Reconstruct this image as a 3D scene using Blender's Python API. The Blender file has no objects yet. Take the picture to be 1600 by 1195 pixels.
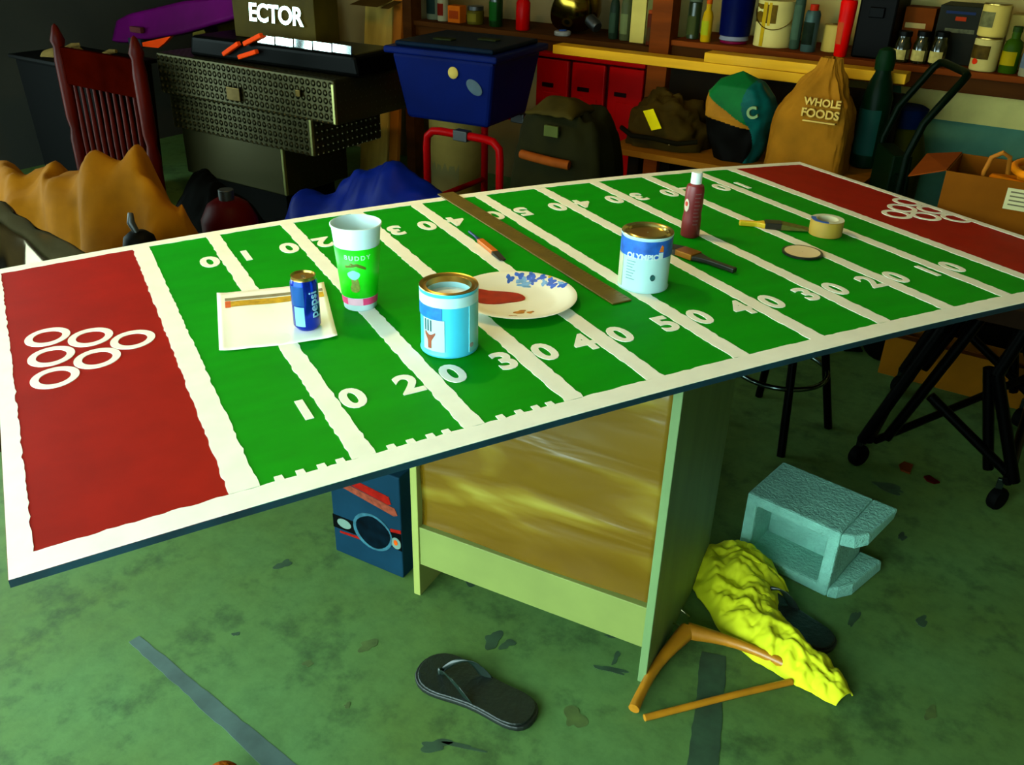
import bpy, bmesh, math, random
from mathutils import Vector, Matrix, noise
random.seed(7)
PI = math.pi
S = bpy.context.scene
COL = S.collection

# ------------------------------------------------------------------ camera
CAMX, CAMY, CAMZ = -1.0847, -1.6424, 1.4947
def make_camera():
    yaw, pitch, roll, f = 0.4993, 0.4975, 0.0273, 1396.53
    cy, sy, cp, sp = math.cos(yaw), math.sin(yaw), math.cos(pitch), math.sin(pitch)
    fw = Vector((sy*cp, cy*cp, -sp)); r = Vector((cy, -sy, 0)); u = r.cross(fw)
    c, s = math.cos(roll), math.sin(roll)
    r2 = c*r + s*u; u2 = -s*r + c*u
    cd = bpy.data.cameras.new('camera'); cd.sensor_width = 36; cd.lens = f/1600*36; cd.clip_start = 0.02
    co = bpy.data.objects.new('camera', cd); COL.objects.link(co)
    co.matrix_world = Matrix(((r2.x, u2.x, -fw.x, CAMX), (r2.y, u2.y, -fw.y, CAMY), (r2.z, u2.z, -fw.z, CAMZ), (0, 0, 0, 1)))
    S.camera = co
make_camera()

# ------------------------------------------------------------------ light
W = bpy.data.worlds.new('sky'); S.world = W; W.use_nodes = True
bg = W.node_tree.nodes['Background']; bg.inputs[0].default_value = (0.68, 0.97, 0.94, 1); bg.inputs[1].default_value = 6.4
S.view_settings.view_transform = 'Standard'; S.view_settings.look = 'None'
S.view_settings.gamma = 1; S.view_settings.use_curve_mapping = False
S.view_settings.exposure = 0.9
BULB_W = 26.0
BULB_AT = (-0.45, 0.75, 2.26)

# room frame: a runs along the shelf wall (to the right), n runs towards that wall, origin below the camera
RZ = math.radians(-61)
U1 = Vector((math.cos(RZ), math.sin(RZ), 0)); NV = Vector((-math.sin(RZ), math.cos(RZ), 0))
def R(a, n, z=0.0):
    p = Vector((CAMX, CAMY, 0)) + a*U1 + n*NV
    return Vector((p.x, p.y, z))
def to_room(x, y):
    d = Vector((x-CAMX, y-CAMY, 0)); return d.dot(U1), d.dot(NV)

# ------------------------------------------------------------------ helpers
def lin(r, g, b):
    def f(c):
        c /= 255.0
        return c/12.92 if c <= 0.04045 else ((c+0.055)/1.055)**2.4
    return (f(r), f(g), f(b), 1)
MATS = {}
DEEP = 1.0     # exponent on a material's linear colour: paints the dim, hard-contrast garage back into it
def mat(name, rgb, rough=0.6, metal=0.0, var=0.18, scale=9.0, bump=0.0, bscale=None, coat=0.0, spec=None, stretch=(1, 1, 1), alpha=None, transmission=0.0):
    if name in MATS: return MATS[name]
    m = bpy.data.materials.new(name); m.use_nodes = True; nt = m.node_tree; b = nt.nodes['Principled BSDF']
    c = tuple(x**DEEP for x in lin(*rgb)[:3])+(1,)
    b.inputs['Roughness'].default_value = rough; b.inputs['Metallic'].default_value = metal
    if coat: b.inputs['Coat Weight'].default_value = coat
    if spec is None and DEEP > 1 and rough > .3: spec = .04
    if spec is not None: b.inputs['Specular IOR Level'].default_value = spec
    if transmission: b.inputs['Transmission Weight'].default_value = transmission
    tc = nt.nodes.new('ShaderNodeTexCoord'); mp = nt.nodes.new('ShaderNodeMapping'); mp.inputs['Scale'].default_value = stretch
    nt.links.new(tc.outputs['Object'], mp.inputs['Vector'])
    nz = nt.nodes.new('ShaderNodeTexNoise'); nz.inputs['Scale'].default_value = scale; nz.inputs['Detail'].default_value = 5
    nt.links.new(mp.outputs[0], nz.inputs['Vector'])
    rp = nt.nodes.new('ShaderNodeValToRGB'); rp.color_ramp.elements[0].position = 0.3; rp.color_ramp.elements[1].position = 0.72
    rp.color_ramp.elements[0].color = tuple(x*(1-var) for x in c[:3])+(1,); rp.color_ramp.elements[1].color = tuple(min(1, x*(1+var)) for x in c[:3])+(1,)
    nt.links.new(nz.outputs['Fac'], rp.inputs['Fac']); nt.links.new(rp.outputs['Color'], b.inputs['Base Color'])
    if bump:
        n2 = nz
        if bscale:
            n2 = nt.nodes.new('ShaderNodeTexNoise'); n2.inputs['Scale'].default_value = bscale; n2.inputs['Detail'].default_value = 4
            nt.links.new(mp.outputs[0], n2.inputs['Vector'])
        bp = nt.nodes.new('ShaderNodeBump'); bp.inputs['Strength'].default_value = bump; bp.inputs['Distance'].default_value = 0.01
        nt.links.new(n2.outputs['Fac'], bp.inputs['Height']); nt.links.new(bp.outputs[0], b.inputs['Normal'])
    MATS[name] = m
    return m

def sstep(x): x = max(0, min(1, x)); return x*x*(3-2*x)
def interp(x, pts):
    if x <= pts[0][0]: return pts[0][1]
    for (x0, y0), (x1, y1) in zip(pts, pts[1:]):
        if x <= x1: return y0+(y1-y0)*(x-x0)/(x1-x0)
    return pts[-1][1]

class MB:
    def __init__(s): s.v = []; s.f = []; s.m = []; s.cur = 0
    def add(s, vs, fs, M=None):
        o = len(s.v)
        for p in vs:
            p = Vector(p); s.v.append(M @ p if M else p)
        for f in fs: s.f.append([o+i for i in f]); s.m.append(s.cur)
        return s
    def mi(s, i): s.cur = i; return s
    def box(s, x0, x1, y0, y1, z0, z1, M=None):
        return s.add([(x0,y0,z0),(x1,y0,z0),(x1,y1,z0),(x0,y1,z0),(x0,y0,z1),(x1,y0,z1),(x1,y1,z1),(x0,y1,z1)],
                     [(0,3,2,1),(4,5,6,7),(0,1,5,4),(1,2,6,5),(2,3,7,6),(3,0,4,7)], M)
    def frustum(s, x0, x1, y0, y1, z0, z1, ix, iy):   # box whose bottom is smaller by ix, iy on each side
        return s.add([(x0+ix,y0+iy,z0),(x1-ix,y0+iy,z0),(x1-ix,y1-iy,z0),(x0+ix,y1-iy,z0),(x0,y0,z1),(x1,y0,z1),(x1,y1,z1),(x0,y1,z1)],
                     [(0,3,2,1),(4,5,6,7),(0,1,5,4),(1,2,6,5),(2,3,7,6),(3,0,4,7)])
    def lathe(s, prof, seg=32, M=None, cap0=True, cap1=True, mats=None):
        vs = []; fs = []; ms = []
        for (r, z) in prof:
            for i in range(seg):
                t = 2*PI*i/seg; vs.append((r*math.cos(t), r*math.sin(t), z))
        for k in range(len(prof)-1):
            for i in range(seg):
                j = (i+1) % seg; fs.append((k*seg+i, k*seg+j, (k+1)*seg+j, (k+1)*seg+i)); ms.append(mats[k] if mats else s.cur)
        if cap0: fs.append(tuple(range(seg))[::-1]); ms.append(mats[0] if mats else s.cur)
        if cap1: fs.append(tuple((len(prof)-1)*seg+i for i in range(seg))); ms.append(mats[-1] if mats else s.cur)
        o = len(s.m); s.add(vs, fs, M); s.m[o:] = ms
        return s
    def bar(s, p0, p1, r, r2=None, seg=10):
        return s.tube([p0, p1], r, seg, r2)
    def tube(s, pts, r, seg=10, r2=None):
        pts = [Vector(p) for p in pts]; n = len(pts); vs = []; fs = []
        rr = (lambda i: (r[i] if isinstance(r, (list, tuple)) else (r if r2 is None else r+(r2-r)*i/(n-1))))
        up = None
        for i, p in enumerate(pts):
            d = (pts[min(i+1, n-1)]-pts[max(i-1, 0)]).normalized()
            if up is None:
                up = Vector((0, 0, 1)) if abs(d.z) < 0.9 else Vector((1, 0, 0))
            x = d.cross(up).normalized(); up = x.cross(d).normalized()
            for k in range(seg):
                t = 2*PI*k/seg; vs.append(p + x*math.cos(t)*rr(i) + up*math.sin(t)*rr(i))
        for i in range(n-1):
            for k in range(seg):
                j = (k+1) % seg; fs.append((i*seg+k, i*seg+j, (i+1)*seg+j, (i+1)*seg+k))
        fs.append(tuple(range(seg))[::-1]); fs.append(tuple((n-1)*seg+k for k in range(seg)))
        return s.add(vs, fs)
    def prism(s, poly, z0, z1, M=None):
        n = len(poly)
        vs = [(x, y, z0) for x, y in poly]+[(x, y, z1) for x, y in poly]
        fs = [tuple(range(n))[::-1], tuple(range(n, 2*n))]+[(i, (i+1) % n, n+(i+1) % n, n+i) for i in range(n)]
        return s.add(vs, fs, M)
    def grid(s, nu, nv, fn):
        vs = [fn(i/(nu-1), j/(nv-1)) for j in range(nv) for i in range(nu)]
        fs = [(j*nu+i, j*nu+i+1, (j+1)*nu+i+1, (j+1)*nu+i) for j in range(nv-1) for i in range(nu-1)]
        return s.add(vs, fs)
    def patch(s, r, z0, z1, t0, t1, seg=12, th=0.0004, rz=None):   # curved label on an upright cylinder, raised by th
        rz = rz or (lambda z: r)
        vs = []; fs = []
        for k in range(seg+1):
            t = t0+(t1-t0)*k/seg
            for (z, d) in ((z0, th), (z1, th), (z0, -0.001), (z1, -0.001)):
                q = rz(z)+d; vs.append((q*math.cos(t), q*math.sin(t), z))
        for k in range(seg):
            a = 4*k; b = a+4
            fs += [(a, b, b+1, a+1), (a+1, b+1, b+3, a+3), (a, a+2, b+2, b)]
        fs += [(0, 1, 3, 2), (4*seg, 4*seg+2, 4*seg+3, 4*seg+1)]
        return s.add(vs, fs)
    def build(s, name, m, parent=None, loc=None, rz=None, bevel=0, smooth=None, solid=0, sub=0, seg=2, rot=None):
        me = bpy.data.meshes.new(name); me.from_pydata([tuple(v) for v in s.v], [], s.f); me.update()
        for x in (m if isinstance(m, (list, tuple)) else [m]): me.materials.append(x)
        if any(s.m):
            for p, i in zip(me.polygons, s.m): p.material_index = i
        if smooth is not None:
            for p in me.polygons: p.use_smooth = True
            me.set_sharp_from_angle(angle=math.radians(smooth))
        o = bpy.data.objects.new(name, me); COL.objects.link(o)
        if parent: o.parent = parent
        if loc is not None: o.location = loc
        if rz is not None: o.rotation_euler = (0, 0, rz)
        if rot is not None: o.rotation_euler = rot
        if solid:
            md = o.modifiers.new('solid', 'SOLIDIFY'); md.thickness = solid; md.offset = -1
        if bevel:
            md = o.modifiers.new('bevel', 'BEVEL'); md.width = bevel; md.segments = seg; md.limit_method = 'ANGLE'; md.angle_limit = math.radians(40)
        if sub:
            md = o.modifiers.new('sub', 'SUBSURF'); md.levels = sub; md.render_levels = sub
        return o

def tag(o, label, cat, group=None):
    o['label'] = label; o['category'] = cat
    if group: o['group'] = group
    return o
def thing(name, label, cat, loc, rz=0.0, group=None):
    o = bpy.data.objects.new(name, None); COL.objects.link(o); o.empty_display_size = 0.05
    o.location = loc; o.rotation_euler = (0, 0, rz)
    return tag(o, label, cat, group)
def struct(o): o['kind'] = 'structure'; return o

def text_geo(txt, size, bold=0.0, sx=1.0, spacing=1.0):
    """triangulated outline of a word, centred on the origin in the xy plane"""
    cu = bpy.data.curves.new('t', 'FONT'); cu.body = txt; cu.size = size; cu.offset = bold; cu.align_x = 'CENTER'; cu.align_y = 'CENTER'
    cu.space_character = spacing; cu.resolution_u = 4
    ob = bpy.data.objects.new('t', cu); COL.objects.link(ob)
    dg = bpy.context.evaluated_depsgraph_get(); dg.update()
    me = bpy.data.meshes.new_from_object(ob.evaluated_get(dg))
    vs = [v.co.copy() for v in me.vertices]; fs = [tuple(p.vertices) for p in me.polygons]
    bpy.data.objects.remove(ob); bpy.data.curves.remove(cu); bpy.data.meshes.remove(me)
    x0 = min(v.x for v in vs); x1 = max(v.x for v in vs); y0 = min(v.y for v in vs); y1 = max(v.y for v in vs)
    for v in vs: v.x = (v.x-(x0+x1)/2)*sx; v.y -= (y0+y1)/2
    return vs, fs
def raised(mb, vs, fs, fn_top, fn_bot):
    """flat outline lifted into a thin slab: top and bottom point functions, side walls along the outline"""
    n = len(vs); T = [fn_top(v) for v in vs]+[fn_bot(v) for v in vs]
    F = [tuple(f) for f in fs]
    cnt = {}
    for f in fs:
        for i in range(len(f)):
            a, b = f[i], f[(i+1) % len(f)]; cnt[(a, b)] = cnt.get((a, b), 0)+1
    for (a, b) in list(cnt):
        if (b, a) not in cnt: F.append((a, a+n, b+n, b))
    mb.add(T, F)
def flat_text(mb, txt, size, M, bold=0.0, th=0.001, sx=1.0, spacing=1.0):
    vs, fs = text_geo(txt, size, bold, sx, spacing)
    raised(mb, vs, fs, lambda v: M @ Vector((v.x, v.y, th)), lambda v: M @ Vector((v.x, v.y, -th)))
def cyl_text(mb, txt, size, rz, zc, tc, bold=0.0, vertical=False, th=0.0006, sx=1.0, spacing=1.0, arch=0.0):
    vs, fs = text_geo(txt, size, bold, sx, spacing)
    bm = bmesh.new(); bv = [bm.verts.new(v) for v in vs]
    for f in fs: bm.faces.new([bv[i] for i in f])
    k = 1 if vertical else 0; lo_ = min(v[k] for v in vs); hi_ = max(v[k] for v in vs); nrm = Vector((0, 1, 0)) if vertical else Vector((1, 0, 0)); st = .004
    for i in range(1, int((hi_-lo_)/st)+1):
        bmesh.ops.bisect_plane(bm, geom=bm.verts[:]+bm.edges[:]+bm.faces[:], plane_co=nrm*(lo_+i*st), plane_no=nrm)
    bm.verts.index_update(); vs = [v.co.copy() for v in bm.verts]; fs = [tuple(v.index for v in f.verts) for f in bm.faces]; bm.free()
    def pt(v, d):
        x, y = (v.y*-1, v.x) if vertical else (v.x, v.y)
        z = zc+y-arch*x*x; r = rz(z); t = tc+x/r; q = r+d
        return Vector((q*math.cos(t), q*math.sin(t), z))
    raised(mb, vs, fs, lambda v: pt(v, th), lambda v: pt(v, -0.0015))
def toward_cam(x, y): return math.atan2(CAMY-y, CAMX-x)

# ------------------------------------------------------------------ the room
def floor_material():
    m = bpy.data.materials.new('concrete_floor'); m.use_nodes = True; nt = m.node_tree; b = nt.nodes['Principled BSDF']
    tc = nt.nodes.new('ShaderNodeTexCoord')
    def nz(s, d, r=0.55):
        n = nt.nodes.new('ShaderNodeTexNoise'); n.inputs['Scale'].default_value = s; n.inputs['Detail'].default_value = d; n.inputs['Roughness'].default_value = r
        nt.links.new(tc.outputs['Object'], n.inputs['Vector']); return n
    def ramp(src, p0, c0, p1, c1):
        r = nt.nodes.new('ShaderNodeValToRGB'); e = r.color_ramp.elements; e[0].position = p0; e[0].color = c0; e[1].position = p1; e[1].color = c1
        nt.links.new(src.outputs['Fac'], r.inputs['Fac']); return r
    a = ramp(nz(2.2, 6), 0.33, lin(76, 104, 36), 0.68, lin(80, 120, 60))
    w = (1, 1, 1, 1)
    d = ramp(nz(5.5, 8, 0.62), 0.30, (0.34, 0.42, 0.30, 1), 0.47, w)
    g = ramp(nz(22, 6, 0.7), 0.30, (0.62, 0.66, 0.58, 1), 0.6, w)
    cur = a
    for x in (d, g):
        mx = nt.nodes.new('ShaderNodeMix'); mx.data_type = 'RGBA'; mx.blend_type = 'MULTIPLY'; mx.inputs['Factor'].default_value = 0.85
        nt.links.new((cur.outputs[0] if cur is a else cur.outputs['Result']), mx.inputs['A']); nt.links.new(x.outputs[0], mx.inputs['B']); cur = mx
    nt.links.new(cur.outputs['Result'], b.inputs['Base Color'])
    b.inputs['Roughness'].default_value = 0.72
    bp = nt.nodes.new('ShaderNodeBump'); bp.inputs['Strength'].default_value = 0.12; bp.inputs['Distance'].default_value = 0.004
    nt.links.new(nz(60, 4).outputs['Fac'], bp.inputs['Height']); nt.links.new(bp.outputs[0], b.inputs['Normal'])
    return m
A0, A1, N0, N1, HC = -5.3, 2.3, -1.25, 4.5, 2.5
D0, D1, DH = -3.8, 0.25, 2.12
W0, W1, WH = -0.6, 1.85, 2.0                     # opening added in the left wall: daylight for the shiny letters and chrome
# the open garage door
org = R(0, 0, 0)
wallm = mat('tan_wall', (108, 88, 44), 0.8, var=0.25, scale=3, bump=0.2, bscale=30)
wallw = mat('pale_wall', (180, 162, 92), 0.8, var=0.15, scale=3)
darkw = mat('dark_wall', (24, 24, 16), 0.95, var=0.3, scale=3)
ceilm = mat('ceiling_board', (140, 132, 110), 0.9, var=0.1)
floor = struct(MB().box(A0, A1, N0-1.5, N1+.1, -0.1, 0).build('floor', floor_material(), loc=org, rz=RZ))
struct(MB().box(A0-.1, A1+.1, N0-.1, N1+.1, HC, HC+.1).build('ceiling', ceilm, loc=org, rz=RZ))
struct(MB().box(A0-.1, -2.0, N1, N1+.1, 0, HC).mi(1).box(-2.0, A1+.1, N1, N1+.1, 0, HC).build('wall_back', [wallm, wallw], loc=org, rz=RZ))
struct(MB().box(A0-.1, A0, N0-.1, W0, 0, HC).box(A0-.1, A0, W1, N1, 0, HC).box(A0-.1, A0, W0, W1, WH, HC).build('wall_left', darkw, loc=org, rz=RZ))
struct(MB().box(A1, A1+.1, N0-.1, N1, 0, HC).build('wall_right', wallm, loc=org, rz=RZ))
struct(MB().box(A0, D0, N0-.12, N0, 0, HC).box(D1, A1, N0-.12, N0, 0, HC).box(D0, D1, N0-.12, N0, DH, HC).build('wall_front', wallm, loc=org, rz=RZ))
# daylight portal filling the garage door or the added side opening (guides sampling of the sky only)
def portal(a, n, w, h, rz):
    pl = bpy.data.lights.new('opening_portal', 'AREA'); pl.shape = 'RECTANGLE'; pl.size = w; pl.size_y = h; pl.cycles.is_portal = True
    po = bpy.data.objects.new('opening_portal', pl); COL.objects.link(po)
    po.location = R(a, n, h/2); po.rotation_euler = (PI/2, 0, RZ+rz)
portal((D0+D1)/2, N0-.06, D1-D0, DH, PI)
portal(A0-.05, (W0+W1)/2, W1-W0, WH, PI/2)

# stains, a dark stripe and a paint stripe on the concrete: irregular thin films, children of the floor
def blob(name, m, x, y, rx, ry, ang, seed, parent=floor, z=0.0008, rough=0.4):
    rnd = random.Random(seed); pts = []
    ph = [rnd.uniform(0, 6.28) for _ in range(5)]
    for i in range(36):
        t = 2*PI*i/36; k = 1+rough*0.9*sum(math.sin((j+2)*t+ph[j])/(j+1.5) for j in range(5))
        dx, dy = rx*k*math.cos(t), ry*k*math.sin(t)
        w = Vector((x+dx*math.cos(ang)-dy*math.sin(ang), y+dx*math.sin(ang)+dy*math.cos(ang), 0)); a, n = to_room(w.x, w.y); pts.append((a, n))
    return MB().prism(pts, -0.004, z).build(name, m, parent)
def streak(name, m, pts, w0, w1, seed, parent=floor, z=0.0009):
    rnd = random.Random(seed); L = []; Rr = []; N = 40
    (x0, y0), (x1, y1) = pts; d = Vector((x1-x0, y1-y0)).normalized(); q = Vector((-d.y, d.x))
    for i in range(N+1):
        t = i/N; c = Vector((x0+(x1-x0)*t, y0+(y1-y0)*t)); w = (w0+(w1-w0)*t)/2
        w = w*(1+0.18*noise.noise((t*6, seed, 0)))
        for (lst, sg) in ((L, 1), (Rr, -1)):
            p = c+q*sg*(w+rnd.uniform(-.0015, .0015)); lst.append(to_room(p.x, p.y))
    return MB().prism(L+Rr[::-1], -0.004, z).build(name, m, parent)
stain = mat('floor_stain_stripe_dark', (40, 66, 40), 0.7, var=0.35, scale=25)
stainb = mat('floor_stain_brown', (68, 88, 36), 0.7, var=0.3, scale=25)
streak('paint_stripe', mat('grey_blue_floor_paint', (66, 86, 80), 0.6, var=0.3, scale=14), ((-1.108, 0.066), (-0.80, -0.66)), .026, .05, 3)
streak('dark_stripe', stain, ((0.045, -0.56), (-0.42, -1.06)), .052, .075, 5)  # plain dark stripe, widening along its length, in the stains' colour
for i, (x, y, rx, ry, an) in enumerate(((-.326, -.096, .03, .022, .3), (-.383, -.299, .028, .018, 1.), (-.36, -.325, .018, .012, .2), (-.16, -.47, .02, .006, .6), (-.617, -.505, .03, .014, -.4), (-.57, -.53, .035, .006, -.7),
                                        (-.1, -.43, .05, .007, -.5), (-.05, -.455, .03, .008, .4), (-.03, -.43, .028, .006, -1.), (-.19, -.495, .04, .007, -.8), (-.74, .17, .02, .014, 0), (.56, -.7, .02, .012, .2), (.78, -.45, .018, .01, .3), (.62, -.33, .014, .01, 0), (-.9, -.02, .008, .006, 0), (.93, -.27, .05, .02, 2.), (.42, -.62, .035, .008, .5))):
    blob('stain', stain, x, y, rx, ry, an, i+11)
for i, (x, y, rx, ry, an) in enumerate(((-.643, -.187, .02, .017, .3), (-.74, -.33, .008, .006, .3), (-.78, -.18, .012, .008, 0), (-.33, -.57, .03, .02, 1), (.35, -.9, .02, .012, .2))):
    blob('stain', stainb, x, y, rx, ry, an, i+51)

# ------------------------------------------------------------------ ceiling bulb (out of frame, above the table)
lamp = thing('ceiling_light', 'bare warm bulb in a white ceiling socket above the table', 'light', (BULB_AT[0], BULB_AT[1], HC))
MB().lathe([(.06, -.02), (.06, 0)], 24).lathe([(.022, -.09), (.026, -.02)], 20).build('socket', mat('socket_white', (225, 220, 205), .5), lamp, smooth=40)
bm_ = bpy.data.materials.new('bulb_glow'); bm_.use_nodes = True
bb = bm_.node_tree.nodes['Principled BSDF']; bb.inputs['Base Color'].default_value = (1, .9, .7, 1); bb.inputs['Emission Color'].default_value = (1, .74, .34, 1); bb.inputs['Emission Strength'].default_value = 3
MB().lathe([(.003, -.195), (.022, -.185), (.031, -.16), (.028, -.13), (.016, -.1), (.014, -.085)], 20).build('bulb', bm_, lamp, smooth=60)
ld = bpy.data.lights.new('bulb_light', 'POINT'); ld.energy = BULB_W; ld.color = (1.0, 0.69, 0.22); ld.shadow_soft_size = 0.05
lo = bpy.data.objects.new('bulb_light', ld); COL.objects.link(lo); lo.parent = lamp; lo.location = (0, 0, BULB_AT[2]-HC-.03)
ld.use_shadow = True

# ------------------------------------------------------------------ the game table
TH = 0.76
def zt(x, y): return TH-(.0232+.003*y)*x*x
YF, YB, XE = -.592, .578, 1.222
IF, IB = -.5467, .5467
GX = (-.917, .905)
table = thing('game_table', 'long plywood game table painted as a green football field on a wooden pedestal', 'table', (0, 0, 0))
green = mat('field_green_paint', (0, 136, 4), .62, var=.10, scale=7, stretch=(1, 3, 1), spec=.08)
red = mat('endzone_red_paint', (146, 18, 4), .62, var=.10, scale=14, spec=.08)
white = mat('white_line_paint', (236, 236, 222), .55, var=.04, scale=20)
edge = mat('board_edge_teal', (4, 42, 54), .5, var=.4, scale=14)
mb = MB()
xs = sorted(set([-XE+2*XE*i/40 for i in range(41)]+list(GX))); ys = [YF+(YB-YF)*j/20 for j in range(21)]; nx, ny = len(xs), len(ys)
vs = [(x, y, zt(x, y)) for y in ys for x in xs]+[(x, y, zt(x, y)-.012) for y in ys for x in xs]; o2 = nx*ny
for j in range(ny-1):
    for i in range(nx-1):
        a = j*nx+i; xm = (xs[i]+xs[i+1])/2
        mb.f.append([a, a+1, a+1+nx, a+nx]); mb.m.append(1 if xm < GX[0] or xm > GX[1] else 0)
        mb.f.append([o2+a+nx, o2+a+1+nx, o2+a+1, o2+a]); mb.m.append(2)
for i in range(nx-1):
    a = i; b = (ny-1)*nx+i
    mb.f += [[a+o2, a+1+o2, a+1, a], [b, b+1, b+1+o2, b+o2]]; mb.m += [2, 2]
for j in range(ny-1):
    a = j*nx; b = j*nx+nx-1
    mb.f += [[a, a+nx, a+nx+o2, a+o2], [b+o2, b+nx+o2, b+nx, b]]; mb.m += [2, 2]
mb.v = [Vector(v) for v in vs]
top = mb.build('tabletop', [green, red, edge], table)
PAINT = .0009
def strip(name, p0, p1, w, seed, jag=.0016, jl=True, jr=True, w1=None):
    rnd = random.Random(seed); d = Vector((p1[0]-p0[0], p1[1]-p0[1])); Ln = d.length; d.normalize(); q = Vector((-d.y, d.x)); N = max(6, int(Ln/.012))
    w1 = w if w1 is None else w1
    vs = []; fs = []
    for i in range(N+1):
        t = i/N; c = Vector(p0)+d*Ln*t; ww = w+(w1-w)*t
        for sg, jj in ((1, jl), (-1, jr)):
            k = rnd.uniform(-jag, jag)+jag*.8*noise.noise((t*Ln*30, seed, sg)) if jj else 0
            vs.append(Vector((c.x+q.x*sg*(ww/2+k), c.y+q.y*sg*(ww/2+k), 0)))
    for i in range(N): fs.append((2*i+1, 2*i+3, 2*i+2, 2*i))
    m_ = MB(); raised(m_, vs, fs, lambda v: Vector((v.x, v.y, zt(v.x, v.y)+PAINT)), lambda v: Vector((v.x, v.y, zt(v.x, v.y)-.001)))
    return m_.build(name, white, top)
strip('border_strip', (-XE+.0005, (YF+IF)/2), (XE-.0005, (YF+IF)/2), IF-YF-.001, 1, jr=False)
strip('border_strip', (-XE+.0005, (YB+IB)/2), (XE-.0005, (YB+IB)/2), YB-IB-.001, 2, jl=False)
strip('border_strip', (-XE+.016, IF), (-XE+.009, IB), .031, 3, jl=False, w1=.018)
strip('border_strip', (XE-.014, IF), (XE-.014, IB), .027, 4, jr=False)
LX = [-4, -3, -2, -1, 0, 1, 2, 3, 4]; OFF = [.0004, -.0003, .002, -.0159, -.0071, -.0018, -.0018, .0041, .0118]
LINES = [k*.1844+o for k, o in zip(LX, OFF)]
strip('goal_line', (GX[0], IF), (GX[0]+.012, IB), .043, 5, w1=.036)
strip('goal_line', (GX[1], IF), (GX[1]-.01, IB), .036, 6)
for i, x in enumerate(LINES): strip('yard_line', (x, IF), (x, IB), .036, 20+i, w1=.033)
DIG = {d: text_geo(d, .090, .0032, .94) for d in '012345'}
# a stroke "1" without serifs, as painted
DIG['1'] = ([Vector((-.007, -.033, 0)), Vector((.007, -.033, 0)), Vector((.007, .033, 0)), Vector((-.007, .033, 0))], [(0, 1, 2, 3)])
def digit(d, x, y, flip):
    vs, fs = DIG[d]; s = -1 if flip else 1
    P = [Vector((x+s*v.x, y+s*v.y, 0)) for v in vs]; m_ = MB()
    raised(m_, P, fs, lambda v: Vector((v.x, v.y, zt(v.x, v.y)+PAINT+.0003)), lambda v: Vector((v.x, v.y, zt(v.x, v.y)-.001)))
    return m_.build('number', white, top)
for i, x in enumerate(LINES):
    t = '123454321'[i]
    digit(t, x-.041, -.370, False); digit('0', x+.042, -.372, False)
    digit('0', x-.042, .374, True); digit(t, x+.041, .374, True)
def ring(x, y, r0=.0365, r1=.0225):
    m_ = MB(); vs = []; fs = []; n = 40
    for i in range(n):
        t = 2*PI*i/n; vs += [Vector((x+r0*math.cos(t), y+r0*math.sin(t), 0)), Vector((x+r1*math.cos(t), y+r1*math.sin(t), 0))]
    for i in range(n):
        j = (i+1) % n; fs.append((2*i, 2*j, 2*j+1, 2*i+1))
    raised(m_, vs, fs, lambda v: Vector((v.x, v.y, zt(v.x, v.y)+PAINT+.0003)), lambda v: Vector((v.x, v.y, zt(v.x, v.y)-.001)))
    return m_.build('cup_ring', white, top)
for x, y in ((-1.133, .138), (-1.060, .094), (-.990, .042), (-1.132, .046), (-1.058, -.006), (-1.132, -.046)): ring(x, y, .0405, .0262)
for x, y in ((1.175, .086), (1.100, .040), (1.028, -.003), (1.180, .002), (1.100, -.043), (1.178, -.082)): ring(x, y, .0415, .0275)
for x in (-.866, -.834, -.802, -.773, -.692, -.660, -.627, -.600, -.504, -.470, -.439, -.412):
    m_ = MB(); P = [Vector((x-.007, IF-.004, 0)), Vector((x+.007, IF-.004, 0)), Vector((x+.006, IF+.011, 0)), Vector((x-.006, IF+.011, 0))]
    raised(m_, P, [(0, 1, 2, 3)], lambda v: Vector((v.x, v.y, zt(v.x, v.y)+PAINT+.0003)), lambda v: Vector((v.x, v.y, zt(v.x, v.y)-.001)))
    m_.build('hash_mark', white, top)
# pedestal under the top: a bookcase-like stand with glossy hardboard panel
PEDROT = math.radians(-55.2)
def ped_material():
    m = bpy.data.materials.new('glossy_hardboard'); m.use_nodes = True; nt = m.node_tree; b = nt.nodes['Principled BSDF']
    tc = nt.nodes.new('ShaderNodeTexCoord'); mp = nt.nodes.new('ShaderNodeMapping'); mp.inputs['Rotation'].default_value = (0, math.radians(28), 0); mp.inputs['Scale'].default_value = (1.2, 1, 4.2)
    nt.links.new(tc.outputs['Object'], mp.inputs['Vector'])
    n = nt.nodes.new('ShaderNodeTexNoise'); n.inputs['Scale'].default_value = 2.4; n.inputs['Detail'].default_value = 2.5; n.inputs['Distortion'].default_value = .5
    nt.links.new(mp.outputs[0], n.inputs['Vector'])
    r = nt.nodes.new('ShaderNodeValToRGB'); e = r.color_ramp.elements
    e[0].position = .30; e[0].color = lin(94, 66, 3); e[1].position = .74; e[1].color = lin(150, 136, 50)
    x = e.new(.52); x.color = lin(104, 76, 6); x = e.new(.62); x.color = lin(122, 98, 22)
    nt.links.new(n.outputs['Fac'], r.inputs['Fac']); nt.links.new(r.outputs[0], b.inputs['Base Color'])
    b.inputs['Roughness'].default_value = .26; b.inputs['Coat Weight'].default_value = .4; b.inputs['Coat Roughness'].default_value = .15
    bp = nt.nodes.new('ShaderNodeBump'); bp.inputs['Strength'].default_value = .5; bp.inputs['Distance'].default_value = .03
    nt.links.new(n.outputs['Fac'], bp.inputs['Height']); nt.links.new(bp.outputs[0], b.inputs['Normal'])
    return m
pedwood = mat('pale_particleboard', (150, 164, 100), .6, var=.12, scale=6, stretch=(3, 3, .6))
pededge = mat('pale_board_edge', (138, 146, 68), .6, var=.1)
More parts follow.
